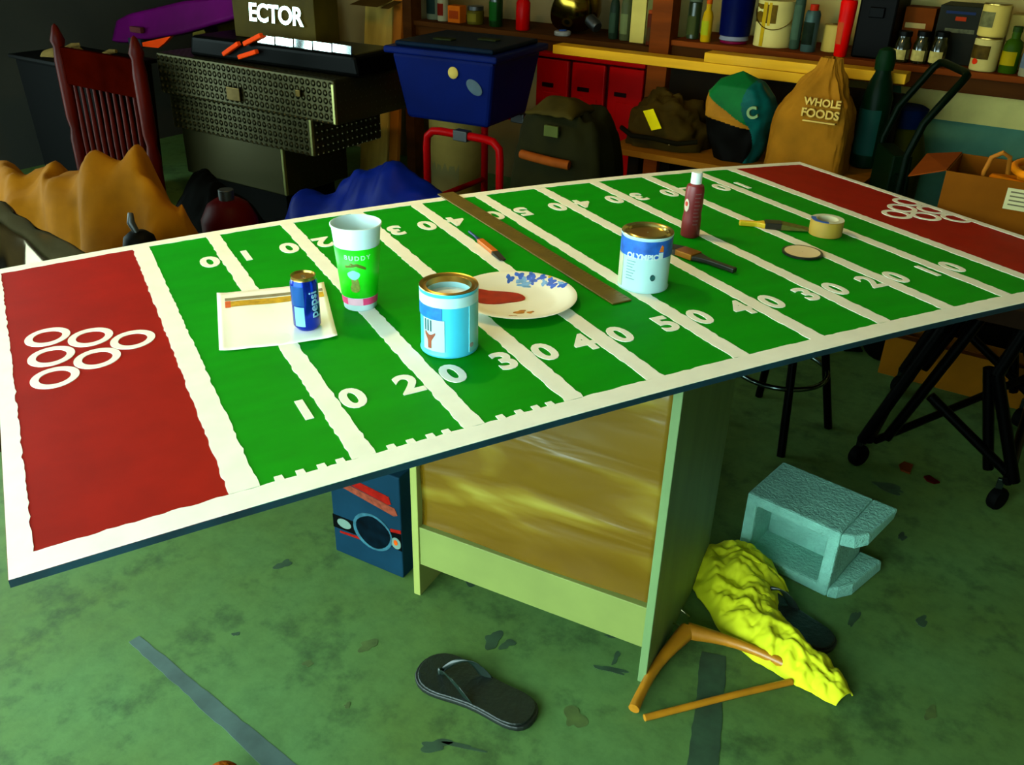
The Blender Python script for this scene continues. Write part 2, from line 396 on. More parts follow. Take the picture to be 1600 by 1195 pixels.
PB = Vector((-.146, -.562, 0)); pd = Vector((math.cos(PEDROT), math.sin(PEDROT), 0))
def ped(mbx, name, m, **k): return mbx.build(name, m, table, loc=PB-pd*.594, rz=PEDROT, **k)
PZ = .744
ped(MB().box(0, .018, 0, .46, 0, PZ), 'side_panel', [pededge], bevel=.0015)
ped(MB().box(.576, .594, 0, .46, 0, PZ), 'side_panel', [mat('green_grey_veneer', (96, 124, 74), .6, var=.14, scale=5, stretch=(4, 4, .5))], bevel=.0015)
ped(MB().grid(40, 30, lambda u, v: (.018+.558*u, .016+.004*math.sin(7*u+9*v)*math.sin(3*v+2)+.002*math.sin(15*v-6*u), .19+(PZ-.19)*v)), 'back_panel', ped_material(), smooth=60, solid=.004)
ped(MB().box(.018, .576, .004, .022, .095, .205), 'bottom_rail', mat('rail_pale', (114, 126, 56), .6, var=.1, scale=8), bevel=.0015)
ped(MB().box(.018, .576, .02, .45, .19, .205), 'shelf', pedwood)
ped(MB().box(.018, .576, .012, .46, PZ-.02, PZ), 'top_panel', pedwood)

# ------------------------------------------------------------------ things on the table
def on(x, y, dz=.0012): return (x, y, zt(x, y)+dz)
chrome = mat('bright_tin', (200, 190, 150), .25, 1.0, var=.1)
tin = mat('tin_rim', (170, 140, 70), .3, 1.0, var=.2)
black = mat('black_plastic', (16, 18, 16), .45, var=.2)
wpl = mat('white_plastic', (226, 236, 232), .45, var=.04)

# printed paper sheet
pcorn = [(-.804, .180), (-.588, .128), (-.646, -.143), (-.857, -.097)]
sheet = thing('paper_sheet', 'white paper sheet printed with a yellow photo strip, under the blue soda can', 'paper', (-.725, .02, zt(-.725, .02)))
def bil(u, v, c=pcorn):
    a = Vector(c[0]).lerp(Vector(c[1]), u); b = Vector(c[3]).lerp(Vector(c[2]), u); return a.lerp(b, v)
def pz(x, y, u, v):
    e = max(0, abs(u-.5)*2-.75)+max(0, v-.8)*.6
    return zt(x, y)+.0016+.012*e*e*3+.0012*math.sin(9*u)*math.sin(5*v)**2
def pfn(u, v):
    p = bil(u, v); return (p.x+.725, p.y-.02, pz(p.x, p.y, u, v)-zt(-.725, .02))
def sfn(u0, u1, v0, v1, d): 
    def f(u, v):
        uu = u0+(u1-u0)*u; vv = v0+(v1-v0)*v; p = bil(uu, vv); return (p.x+.725, p.y-.02, pz(p.x, p.y, uu, vv)-zt(-.725, .02)+d)
    return f
MB().grid(24, 20, pfn).build('sheet', mat('paper_white', (240, 238, 226), .8, var=.02), sheet, smooth=60, solid=-.0003)
MB().grid(16, 4, sfn(.07, .97, .12, .17, .0006)).build('grey_strip', mat('photo_grey', (130, 120, 92), .6, var=.2, scale=30), sheet, solid=.0002)
MB().grid(16, 4, sfn(.12, .97, .19, .29, .0006)).build('yellow_strip', mat('photo_yellow', (196, 150, 10), .6, var=.3, scale=60), sheet, solid=.0002)
MB().grid(4, 4, sfn(.07, .12, .18, .30, .0006)).build('red_corner', mat('photo_red', (214, 92, 30), .6, var=.2, scale=60), sheet, solid=.0002)

# soda can
x, y = -.683, -.072
can = thing('soda_can', 'slim blue soda can standing on the white paper sheet', 'can', on(x, y, .0025)); tcm = toward_cam(x, y)
r = .0262
MB().lathe([(.019, 0), (.0215, .003), (r, .009), (r, .094), (.0235, .102)], 40, cap1=False).build('body', mat('can_blue', (8, 46, 176), .22, .75, var=.12, scale=40), can, smooth=40)
MB().lathe([(.0235, .102), (.0225, .107), (.0235, .109), (.022, .109), (.0205, .105), (.001, .1045)], 40, cap0=False).build('lid', tin, can, smooth=40)
MB().prism([(-.004, -.002), (-.002, -.013), (.002, -.013), (.004, -.002), (.003, .006), (-.003, .006)], .1048, .1062).build('pull_tab', chrome, can, bevel=.0004)
MB().patch(r, .012, .052, tcm-.95, tcm-.15, 10).build('pale_panel', mat('can_pale_blue', (130, 200, 222), .3, .4, var=.1), can, smooth=40)
MB().patch(r, .054, .093, tcm-1.15, tcm-.1, 10).build('mid_panel', mat('can_mid_blue', (20, 84, 160), .3, .5, var=.15), can, smooth=40)
m_ = MB(); cyl_text(m_, 'pepsi', .026, lambda z: r, .055, tcm+.72, .0004, vertical=True)
m_.build('lettering', mat('can_script', (150, 200, 226), .4), can)

# plastic cup
x, y = -.557, -.020
cup = thing('plastic_cup', 'tall white plastic cup with a bright green wrap and peanut picture', 'cup', on(x, y)); tcm = toward_cam(x, y)
cr = lambda z: .0335+(.0485-.0335)*z/.175
MB().lathe([(.031, 0), (.033, .002), (cr(.172), .172), (.0505, .1725), (.051, .1755), (.049, .1765), (.0472, .174), (.0325, .006), (.001, .006)], 48, cap1=False).build('shell', mat('cup_white', (206, 232, 236), .4, var=.03), cup, smooth=50)
pk = mat('cup_green', (20, 226, 6), .45, var=.04)
MB().lathe([(cr(.030)+.0006, .030), (cr(.134)+.0006, .134)], 48, cap0=False, cap1=False).build('green_wrap', pk, cup, smooth=50, solid=.0005)
for t0_, t1_ in ((-1.5, -.75), (.15, 1.5)): MB().patch(.04, .014, .0285, tcm+t0_, tcm+t1_, 12, rz=cr).build('pink_band', mat('cup_pink', (236, 62, 122), .5), cup, smooth=50)
MB().patch(.04, .014, .0285, tcm-.75, tcm+.15, 10, rz=cr).build('pale_pink_band', mat('cup_pale_pink', (238, 180, 200), .5), cup, smooth=50)
m_ = MB(); cyl_text(m_, 'BUDDY', .013, cr, .117, tcm-.02, .0004, spacing=1.35, arch=-2.0)
m_.build('lettering', mat('cup_white_print', (170, 236, 190), .5), cup)
def cblob(pts, zc, tc, rf, d=.0009):
    m_ = MB(); vs = [Vector((px, py, 0)) for px, py in pts]
    def pt(v, dd):
        z = zc+v.y; q = rf(z); t = tc+v.x/q; q += dd; return Vector((q*math.cos(t), q*math.sin(t), z))
    n_ = len(vs); cen = sum(vs, Vector())/n_; rings = [[cen.lerp(v, f) for v in vs] for f in (1, .75, .5, .25)]; fs = []
    vs = [v for rg in rings for v in rg]+[cen]
    for k in range(3): fs += [(k*n_+i, k*n_+(i+1) % n_, (k+1)*n_+(i+1) % n_, (k+1)*n_+i) for i in range(n_)]
    fs += [(3*n_+i, 3*n_+(i+1) % n_, 4*n_) for i in range(n_)]
    raised(m_, vs, fs, lambda v: pt(v, d), lambda v: pt(v, -.001)); return m_
def ell(cx, cy, rx, ry, n=18, wob=0, seed=0):
    return [(cx+rx*(1+wob*math.sin(3*t+seed))*math.cos(t), cy+ry*(1+wob*math.cos(4*t+seed))*math.sin(t)) for t in [2*PI*i/n for i in range(n)]]
cblob([(-.022, .000), (-.010, .0055), (.003, .005), (.014, 0), (.020, -.005), (.019, -.009), (.012, -.005), (.003, -.0005), (-.010, 0), (-.021, -.0055)], .101, tcm-.12, cr).build('brown_banner', mat('cup_brown', (90, 110, 10), .5), cup)
cblob(ell(0, 0, .0125, .0095, wob=.08), .081, tcm-.25, cr).build('chef_hat', mat('cup_hat', (150, 224, 224), .5), cup)
cblob([(-.007, .014), (.007, .014), (.0085, .004), (.0095, -.006), (.007, -.014), (0, -.0165), (-.007, -.014), (-.0095, -.006), (-.006, .003)], .0595, tcm-.22, cr).build('peanut_picture', mat('cup_peanut', (122, 140, 50), .5, var=.35, scale=160), cup)

# paint cans
def paint_can(name, label, x, y, r, h, body, group=None):
    c = thing(name, label, 'paint can', on(x, y), 0, group)
    MB().lathe([(r-.003, .0015), (r, 0), (r+.001, .003), (r-.0008, .006), (r-.0008, h-.007), (r+.0012, h-.004), (r+.0012, h)], 56, cap1=False).build('body', body, c, smooth=35)
    return c
x, y, r, h = -.4724, -.272, .0528, .124
tcm = toward_cam(x, y)
c = paint_can('paint_can', 'open light blue paint can full of white paint, in front of the paper plate', x, y, r, h, mat('can_label_cyan', (62, 196, 232), .35, var=.06))
MB().lathe([(r+.0012, h), (r+.0005, h+.0015), (r-.003, h+.0005), (r-.006, h-.003), (r-.009, h-.001), (r-.0115, h-.0008), (r-.012, h-.012)], 56, cap0=False, cap1=False).build('rim', tin, c, smooth=50)
MB().lathe([(r-.012, h-.012), (r-.0125, h-.022)], 56, cap0=False, cap1=False).build('inner_wall', mat('paint_wet_cyan', (170, 226, 236), .3, var=.05), c, smooth=50)
MB().lathe([(r-.0125, h-.022), (.02, h-.0215), (.001, h-.0215)], 56, cap0=False, cap1=False).build('paint_surface', mat('paint_wet_white', (244, 246, 246), .15, var=.01), c, smooth=60)
MB().patch(r, .098, .117, tcm-1.6, tcm+1.6, 30, .0007).build('top_band', mat('can_band_pale', (186, 228, 232), .4, var=.05), c, smooth=50)
MB().patch(r, .074, .097, tcm-1.5, tcm-.25, 14, .0007).build('deep_blue_band', mat('can_deep_blue', (16, 110, 196), .35, var=.25, scale=60), c, smooth=50)
MB().patch(r, .012, .074, tcm-1.02, tcm-.16, 12, .0008).build('picture_window', mat('can_window', (176, 226, 226), .4, var=.06), c, smooth=50)
MB().patch(r, .006, .098, tcm+.75, tcm+1.5, 12, .0007).build('pale_side', mat('can_side_pale', (120, 206, 214), .4, var=.08), c, smooth=50)
fl = lambda z: r
cblob([(-.004, -.018), (.004, -.018), (.0045, -.002), (.012, .010), (.013, .0145), (-.011, .0145), (-.011, .009), (-.0045, -.002)], .034, tcm-.72, fl, .0013).build('brush_picture', mat('can_brown', (140, 62, 30), .5, var=.2, scale=90), c)
for i in range(3):
    cblob([(-.0016, 0), (.0016, 0), (.0016, .022), (-.0016, .022)], .050, tcm-.90+.12*i, fl, .0013).build('bristle_picture', mat('can_dark_print', (14, 76, 80), .5), c)
cblob(ell(0, 0, .005, .0045), .020, tcm+.85, fl, .0013).build('round_mark', mat('can_mark', (150, 140, 140), .5, var=.3, scale=200), c)
x, y, r, h = .0281, -.183, .054, .122
tcm = toward_cam(x, y)
c = paint_can('paint_can', 'closed white paint can with a blue band reading OLYMPIC', x, y, r, h, mat('can_label_white', (178, 222, 222), .4, var=.06))
MB().lathe([(r+.0012, h), (r+.0005, h+.0015), (r-.004, h), (r-.006, h-.003), (r-.009, h-.002), (r-.011, h), (r-.013, h-.004), (.001, h-.004)], 56, cap0=False, cap1=False).build('lid', mat('lid_tin', (190, 168, 104), .22, 1.0, var=.25, scale=20), c, smooth=40)
MB().patch(r, .078, .1145, tcm-1.62, tcm+1.62, 34, .0007).build('blue_band', mat('olympic_blue', (22, 92, 190), .4, var=.45, scale=34), c, smooth=50)
m_ = MB(); cyl_text(m_, 'OLYMPIC', .0165, lambda z: r, .0815, tcm-.12, .0007, th=.0013); m_.build('lettering', mat('olympic_white', (206, 232, 232), .5), c)
cblob([(-.005, -.006), (.005, -.007), (.005, .004), (.001, .008), (-.002, .003)], .099, tcm+.62, lambda z: r, .0013).build('flame_mark', mat('olympic_orange', (216, 110, 14), .5, var=.3, scale=120), c)
cblob([(-.005, -.008), (.005, -.008), (.005, .006), (-.005, .006)], .085, tcm+.62, lambda z: r, .0014).build('torch_mark', mat('olympic_white', (206, 232, 232)), c)
cblob(ell(0, 0, .0055, .0068), .036, tcm+.36, lambda z: r, .0013).build('number_mark', mat('olympic_dark', (28, 96, 96), .5, var=.5, scale=140), c)
for i in range(7):
    cblob([(-.011, -.0008), (.010-.003*(i % 3), -.0008), (.010-.003*(i % 3), .0008), (-.011, .0008)], .068-i*.0065, tcm-.55, lambda z: r, .0010).build('small_print', mat('olympic_print', (130, 176, 178), .5), c)
MB().patch(r, .006, .076, tcm-1.62, tcm-1.0, 8, .0006).build('cream_side', mat('olympic_cream', (204, 212, 172), .4), c, smooth=50)

# paper plate
x, y = -.262, -.142
pl_ = thing('paper_plate', 'white paper plate with blue flowers and a pool of red paint', 'plate', on(x, y)); pr_ = .126
MB().lathe([(.001, .001), (.078, .001), (.086, .004), (.112, .014), (.122, .0165), (pr_, .0155), (pr_, .0145), (.121, .0150), (.111, .0125), (.086, .0025), (.078, 0), (.001, 0)], 64, cap0=False, cap1=False).build('plate', mat('plate_white', (240, 238, 220), .55, var=.03), pl_, smooth=40)
def pzl(rr): return interp(rr, [(0, .001), (.078, .001), (.086, .004), (.112, .014), (.122, .0165), (.126, .0155)])
def plate_blob(name, m, px, py, rx, ry, an, seed, d=.0008, wob=.15):
    m_ = MB(); ca, sa = math.cos(an), math.sin(an)
    ring_ = [(rx*f*(1+wob*math.sin(3*t+seed)+wob*.6*math.cos(5*t+seed*2))*math.cos(t), ry*f*(1+wob*math.sin(3*t+seed)+wob*.6*math.cos(5*t+seed*2))*math.sin(t)) for f in (1, .55) for t in [2*PI*i/28 for i in range(28)]]
    vs = [Vector((px+ca*u-sa*v, py+sa*u+ca*v, 0)) for u, v in ring_]+[Vector((px, py, 0))]
    fs = [(i, (i+1) % 28, 28+(i+1) % 28, 28+i) for i in range(28)]+[(28+i, 28+(i+1) % 28, 56) for i in range(28)]
    raised(m_, vs, fs, lambda v: Vector((v.x, v.y, pzl(math.hypot(v.x, v.y))+d)), lambda v: Vector((v.x, v.y, pzl(math.hypot(v.x, v.y))-.0006)))
    return m_.build(name, m, pl_, smooth=50)
plate_blob('red_paint', mat('wet_red_paint', (168, 40, 8), .3, var=.25, scale=40), -.035, .030, .062, .034, -.50, 1, .0016, .06)
pbl = mat('plate_blue', (20, 96, 210), .5, var=.3, scale=90); pbp = mat('plate_pale_blue', (110, 170, 226), .5, var=.2, scale=90)
# flower sprigs on the far right rim
import itertools
for i, (ang, rr, s, mm) in enumerate(((62, .098, .011, pbl), (50, .108, .011, pbl), (46, .092, .012, pbp), (37, .110, .012, pbl), (33, .096, .011, pbl), (40, .080, .013, pbp), (24, .112, .010, pbl), (10, .108, .012, pbl), (3, .100, .010, pbl), (-8, .112, .010, pbl), (16, .098, .009, pbp), (-2, .114, .007, pbp))):
    t = math.radians(ang+8); plate_blob('blue_flower', mm, rr*math.cos(t), rr*math.sin(t), s, s*.72, t+i, i, .0008, .3)
for i, (px, py, s) in enumerate(((-.022, -.058, .013), (-.004, -.068, .008), (-.052, -.082, .010))):
    plate_blob('brown_splash', mat('plate_brown', (196, 128, 40), .5, var=.4, scale=80), px, py, s, s*.5, .1, i, .0008, .2)
plate_blob('yellow_flower', mat('plate_yellow', (200, 170, 20), .5), .119*math.cos(.42), .119*math.sin(.42), .006, .004, 1, 3)

# long straightedge
p0, p1 = Vector((-.090, .600)), Vector((-.070, -.249)); d = p1-p0
ru = thing('straightedge', 'long brown metal straightedge lying across the field between the yard lines', 'ruler', on(*((p0+p1)/2)), math.atan2(d.y, d.x))
L = d.length
MB().box(-L/2, L/2, -.024, .024, 0, .0035).build('blade', mat('ruler_brown', (104, 84, 20), .45, .25, var=.2, scale=20), ru, bevel=.0008)
m_ = MB()
for i in range(60):
    m_.box(-L/2+.02+i*.0138, -L/2+.0208+i*.0138, .012 if i % 5 else .006, .0225, .0033, .0038)
m_.build('graduations', mat('ruler_marks', (70, 58, 16), .5), ru)

# brushes
def brush(name, label, p_tip, p_end, wid, hl, fl_, mats_, thick=.012):
    """lies from bristle tip to handle end; hl handle fraction, fl_ ferrule fraction"""
    a, b = Vector(p_tip), Vector(p_end); d = b-a; L = d.length
    mid = (a+b)/2; o = thing(name, label, 'brush', on(mid.x, mid.y), math.atan2(d.y, d.x))
    x0 = -L/2; xb = x0+L*(1-hl-fl_); xf = xb+L*fl_; w = wid/2
    bris = MB()
    for i in range(11):
        t = -1+2*i/10; rnd = random.Random(i+int(L*1000)); e = rnd.uniform(0, .12)*(xb-x0)
        bris.add([(x0+e, t*w*.82-.0012, .002), (x0+e, t*w*.82+w*.16, .002), (xb, t*w*.9+w*.12, 0.001), (xb, t*w*.9-w*.12, .001),
                  (x0+e, t*w*.82-.0012, .004), (x0+e, t*w*.82+w*.16, .004), (xb, t*w*.9+w*.12, thick), (xb, t*w*.9-w*.12, thick)],
                 [(0, 3, 2, 1), (4, 5, 6, 7), (0, 1, 5, 4), (1, 2, 6, 5), (2, 3, 7, 6), (3, 0, 4, 7)])
    bris.build('bristles', mats_[0], o)
    MB().box(xb-.002, xf, -w, w, .0005, thick+.001).build('ferrule', mats_[1], o, bevel=.002)
    n = 9; prof = []
    for i in range(n+1):
        t = i/n; hw = interp(t, [(0, w*.98), (.12, w*.75), (.3, w*.38), (.75, w*.36), (1, w*.42)]); prof.append((xf+(L/2-xf)*t, hw))
    poly = [(px, -hw) for px, hw in prof]+[(px, hw) for px, hw in prof[::-1]]
    MB().prism(poly, .001, thick*.92).build('handle', mats_[2], o, bevel=.003)
    return o
brush('paint_brush', 'small brush with orange handle and blue tip beside the straightedge', (-.184, .066), (-.172, .275), .016, .34, .42, (mat('bristle_dark', (26, 24, 10), .7), mat('ferrule_orange', (204, 104, 6), .4, var=.2), mat('handle_navy', (8, 40, 84), .4)), .009)
brush('paint_brush', 'dark paint brush lying behind the closed white paint can', (.205, .02), (.259, -.214), .040, .46, .2, (mat('bristle_dark', (26, 24, 10), .7), mat('ferrule_brass', (150, 96, 12), .35, .5, var=.4), mat('handle_black', (14, 16, 6), .4)), .014)
brush('paint_brush', 'paint brush with a yellow handle leaning toward the tape roll', (.655, -.045), (.508, .062), .034, .36, .22, (mat('bristle_olive', (92, 92, 4), .7, var=.3, scale=60), mat('ferrule_black', (22, 18, 4), .4), mat('handle_yellow', (226, 186, 18), .4, var=.08)), .016)

# red paint bottle
x, y = .3286, .0392
bt = thing('paint_bottle', 'dark red craft paint bottle with a white cap', 'bottle', on(x, y)); tcm = toward_cam(x, y)
MB().lathe([(.021, 0), (.0235, .003), (.0235, .045), (.0215, .060), (.0228, .078), (.0228, .118), (.020, .129), (.013, .134)], 36).build('body', mat('bottle_maroon', (118, 26, 30), .4, var=.1), bt, smooth=40)
MB().lathe([(.0135, .133), (.0135, .158), (.012, .161), (.001, .1612)], 28, cap1=False).build('cap', wpl, bt, smooth=40)
brz = lambda z: interp(z, [(0, .0235), (.045, .0235), (.06, .0215), (.078, .0228), (.118, .0228)])
cblob(ell(0, 0, .0075, .016), .082, tcm-.75, lambda z: brz(z)+.0006, .001).build('emblem', mat('bottle_emblem', (210, 190, 170), .5), bt)
cblob(ell(0, .004, .004, .006), .082, tcm-.75, lambda z: brz(z)+.0008, .0016).build('emblem_mark', mat('bottle_red', (196, 50, 20), .5), bt)
for i in range(9):
    cblob([(-.0075, -.0012), (.0075-.002*(i % 3), -.0012), (.0075-.002*(i % 3), .0012), (-.0075, .0012)], .112-i*.0095, tcm+.45, lambda z: brz(z)+.0004, .001).build('small_print', mat('bottle_print', (120, 80, 84), .5), bt)

# tape roll
x, y = .676, -.076
tp = thing('tape_roll', 'roll of tan masking tape on the green field', 'tape', on(x, y, .0015)); tcm = toward_cam(x, y)
MB().lathe([(.040, 0), (.0415, .001), (.0415, .039), (.040, .040), (.0285, .040), (.0285, 0), (.040, 0)], 44, cap0=False, cap1=False).build('tape', mat('tape_tan', (176, 140, 44), .6, var=.08), tp, smooth=40)
MB().lathe([(.0285, 0), (.0285, .0398), (.0265, .0398), (.0265, 0), (.0285, 0)], 44, cap0=False, cap1=False).build('core', mat('tape_core', (206, 198, 160), .7), tp, smooth=40)
m_ = MB(); n = 14
for i in range(n):
    t0 = 2.1+1.9*i/n; t1 = 2.1+1.9*(i+1)/n
    m_.add([(.0285*math.cos(t0), .0285*math.sin(t0), .0399), (.041*math.cos(t0), .041*math.sin(t0), .0399), (.041*math.cos(t1), .041*math.sin(t1), .0399), (.0285*math.cos(t1), .0285*math.sin(t1), .0399),
            (.0285*math.cos(t0), .0285*math.sin(t0), .0405), (.041*math.cos(t0), .041*math.sin(t0), .0405), (.041*math.cos(t1), .041*math.sin(t1), .0405), (.0285*math.cos(t1), .0285*math.sin(t1), .0405)],
           [(4, 5, 6, 7), (0, 1, 5, 4), (1, 2, 6, 5), (2, 3, 7, 6), (3, 0, 4, 7)])
m_.build('blue_label', mat('tape_blue', (18, 84, 180), .5), tp)
MB().lathe([(.0412, .0400), (.0285, .0400), (.0285, .0403), (.0412, .0403)], 44, cap0=False, cap1=False).build('paper_ring', mat('tape_pale', (196, 200, 176), .6), tp)
# can lid lying on the field
x, y = .505, -.171
ldd = thing('can_lid', 'flat round cream lid with a dark rim lying near the tape roll', 'lid', on(x, y))
MB().lathe([(.044, .0), (.0475, .001), (.0478, .0052), (.0455, .006), (.0415, .0055)], 44, cap1=False).build('rim', mat('lid_dark', (44, 48, 40), .35, .6), ldd, smooth=50)
MB().lathe([(.0425, .003), (.0425, .0056), (.03, .0048), (.001, .0048)], 44, cap0=False, cap1=False).build('disc', mat('lid_cream', (226, 204, 160), .5, var=.04), ldd, smooth=50)

# ------------------------------------------------------------------ things on the concrete floor
def flip_flop(name, label, x, y, ang, L=.275, z=0.0, tiltm=None):
    o = thing(name, label, 'sandal', (x, y, z), ang)
    def outline(s):
        pts = []
        ctr = [(-.5, 0), (-.49, .065), (-.44, .115), (-.33, .135), (-.18, .122), (-.02, .118), (.14, .142), (.28, .165), (.40, .145), (.475, .085), (.5, 0), (.48, -.085), (.41, -.15), (.28, -.172), (.12, -.155), (-.05, -.13), (-.2, -.125), (-.36, -.132), (-.45, -.105), (-.49, -.055)]
        return [(px*L*s, py*L*s*1.26) for px, py in ctr]
    MB().prism(outline(1), 0, .013).build('sole', mat('sandal_black', (12, 20, 14), .5, var=.2, scale=30), o, bevel=.004, sub=1, seg=3)
    MB().prism(outline(.955), .011, .018).build('footbed', mat('sandal_footbed', (14, 24, 18), .42, var=.3, scale=60, bump=.3, bscale=90), o, bevel=.004, sub=1, seg=3)
    toe = Vector((.30*L, .02*L, .016)); st = mat('sandal_strap', (18, 34, 26), .3, var=.15)
    for sg in (1, -1):
        end = Vector((-.02*L, sg*.128*L, .012)); mb_ = MB(); n = 14; up = 0
        vs = []; fs = []
        for i in range(n+1):
            t = i/n; p = toe.lerp(end, t); p.z = .016+.040*math.sin(PI*min(1, t*1.02))**.8*(1-.25*t); p.y += sg*.012*math.sin(PI*t)
            w = .007+.013*t
            vs += [p+Vector((w, -sg*w*.2, -.003)), p+Vector((-w, sg*w*.2, -.003)), p+Vector((-w*.8, sg*w*.2, .004)), p+Vector((w*.8, -sg*w*.2, .004))]
        for i in range(n):
            for k in range(4): fs.append((4*i+k, 4*i+(k+1) % 4, 4*i+4+(k+1) % 4, 4*i+4+k))
        fs += [(3, 2, 1, 0), (4*n, 4*n+1, 4*n+2, 4*n+3)]
        mb_.add(vs, fs).build('strap', st, o, smooth=60, sub=1)
    MB().lathe([(.004, .012), (.005, .03), (.001, .034)], 10, Matrix.Translation((.30*L, .02*L, 0))).build('toe_post', st, o, smooth=60)
    return o
flip_flop('flip_flop', 'black flip-flop lying alone on the concrete in front of the pedestal', -.487, -.422, math.radians(122), .292)
flip_flop('flip_flop', 'black flip-flop half covered by the yellow cloth', .265, -.545, math.radians(103), .27)

# concrete block
bx = Vector((.414, -.535, 0)); bd = (Vector((.328, -.308, 0))-bx).normalized()     # front face runs bottom-right -> left
brot = math.atan2(-bd.y, -bd.x)
blk = thing('concrete_block', 'pale concrete block with two open cores lying by the pedestal', 'concrete block', bx, brot)
BW, BD, BH, T_ = .245, .195, .195, .03
cm = mat('block_concrete', (122, 182, 164), .9, var=.14, scale=22, bump=.5, bscale=120)
# local: x from -BW (left) to 0 (right), y into depth, cores open through x-z? cores run along y on the left and are broken open at the right
m_ = bmesh.new()
def bxs(mb_, x0, x1, y0, y1, z0, z1): mb_.box(x0, x1, y0, y1, z0, z1)
q = MB()
shell = [(-BW, 0), (0, 0), (0, BH), (-BW, BH)]; 
def frame(mbx, x0, x1, z0, z1, t, y0, y1):
    vs = []
    for y_ in (y0, y1):
        vs += [(x0, y_, z0), (x1, y_, z0), (x1, y_, z1), (x0, y_, z1), (x0+t, y_, z0+t), (x1-t, y_, z0+t), (x1-t, y_, z1-t), (x0+t, y_, z1-t)]
    fs = []
    for i in range(4):
        j = (i+1) % 4
        fs += [(i, j, 4+j, 4+i), (8+4+i, 8+4+j, 8+j, 8+i), (j, i, 8+i, 8+j), (4+i, 4+j, 12+j, 12+i)]
    mbx.add(vs, fs)
frame(q, -BW, 0, 0, BH, T_, 0, BD)
q.build('hollow_cell', cm, blk, bevel=.006)
MB().box(-BW+T_*.8, -T_*.8, BD*.55, BD*.62, T_*.8, BH-T_*.8).build('web', cm, blk)
w_ = MB()
w_.add([(0, .0, BH-.035), (.032, .02, BH-.04), (.052, .05, BH-.036), (.058, BD, BH-.035), (0, BD, BH-.035), (0, .0, BH), (.026, .012, BH), (.050, .045, BH), (.062, BD, BH), (0, BD, BH)],
       [(4, 3, 2, 1, 0), (5, 6, 7, 8, 9), (0, 1, 6, 5), (1, 2, 7, 6), (2, 3, 8, 7), (3, 4, 9, 8), (4, 0, 5, 9)])
w_.build('top_wing', cm, blk, bevel=.005)
w_ = MB()
w_.add([(0, 0, 0), (.022, .01, 0), (.045, .05, 0), (.062, BD, 0), (0, BD, 0), (0, 0, .03), (.02, .015, .028), (.040, .055, .034), (.058, BD, .03), (0, BD, .03)],
       [(4, 3, 2, 1, 0), (5, 6, 7, 8, 9), (0, 1, 6, 5), (1, 2, 7, 6), (2, 3, 8, 7), (3, 4, 9, 8), (4, 0, 5, 9)])
w_.build('bottom_wing', cm, blk, bevel=.005)

# wooden coat hanger
hg = thing('coat_hanger', 'orange wooden coat hanger lying on the floor under the yellow cloth', 'hanger', (0, 0, 0))
hw = mat('hanger_wood', (176, 112, 14), .4, var=.2, scale=16, coat=.3)
apex = Vector((.014, -.498, .03)); l0 = Vector((-.215, -.617, .014)); r0 = Vector((.152, -.668, .020))
def arm(p, q, bend):
    pts = []; 
    for i in range(9):
        t = i/8; v = p.lerp(q, t); n_ = (q-p).normalized().cross(Vector((0, 0, 1))); v += n_*bend*math.sin(PI*t); pts.append(v)
    return pts
MB().tube(arm(apex, l0, .012), [.020, .018, .0155, .0135, .012, .0115, .011, .0115, .012], 12).build('arm', hw, hg, smooth=60)
MB().tube(arm(apex, r0, -.012), [.020, .018, .0155, .0135, .012, .0115, .011, .0115, .012], 12).build('arm', hw, hg, smooth=60)
MB().tube([(-.205, -.642, .0075), (.0, -.678, .0075), (.14, -.706, .0075)], .0075, 10).build('trouser_bar', hw, hg, smooth=60)
MB().tube([apex+Vector((-.002, .012, 0)), apex+Vector((-.012, .05, -.01)), apex+Vector((.01, .085, -.018)), apex+Vector((.045, .08, -.02)), apex+Vector((.05, .05, -.022))], .0022, 8).build('hook', chrome, hg, smooth=60)

# yellow cloth: crumpled ribbon of fabric over hanger and sandal
SP = [  # centre x, y, half width, height
    (.335, -.335, .050, .020), (.310, -.345, .090, .055), (.280, -.365, .112, .070), (.250, -.395, .112, .072), (.218, -.440, .100, .066), (.192, -.495, .084, .060),
    (.178, -.550, .074, .058), (.180, -.605, .070, .056), (.190, -.660, .062, .054), (.200, -.710, .052, .044), (.203, -.755, .042, .032), (.206, -.795, .026, .016)]
def cloth_fn(u, v):
    t = v*(len(SP)-1); i = min(int(t), len(SP)-2); k = t-i
    a, b = SP[i], SP[i+1]; c0 = Vector((a[0], a[1], 0)).lerp(Vector((b[0], b[1], 0)), k); hw_ = a[2]+(b[2]-a[2])*k; hh = a[3]+(b[3]-a[3])*k
    im = max(0, i-1); ip = min(len(SP)-1, i+2); d = Vector((SP[ip][0]-SP[im][0], SP[ip][1]-SP[im][1], 0)).normalized(); nrm = Vector((-d.y, d.x, 0))
    s = 2*u-1
    e = 1+.16*noise.noise((v*9, s*1.3+5, 2))+.05*noise.noise((v*30, s, 7))
    p = c0+nrm*s*hw_*e
    q3 = Vector((p.x*.8-p.y*.6, p.x*.6+p.y*.8, 0))
    def rdg(x_, y_, z_): return .5-abs(noise.noise((x_, y_, z_)))
    wv = .05*noise.noise((p.x*14, p.y*14, 9))
    fold = .026*rdg((q3.x+wv)*16, (q3.y+wv)*6, 1)+.016*rdg((p.x-wv)*26, (p.y+wv)*13, 3)+.010*rdg(q3.y*40, q3.x*22, 5)+.004*noise.noise((p.x*90, p.y*90, 5))-.014
    prof = (1-abs(s)**2.6)
    z = .004+max(0, hh*prof+fold*min(1, prof*2.5)*min(1, (1-abs(2*v-1)**6)*1.4+.15))
    return (p.x, p.y, z)
cl = MB().grid(70, 170, cloth_fn).build('yellow_cloth', mat('cloth_yellow', (212, 214, 0), .85, var=.12, scale=12), smooth=180, solid=.003)
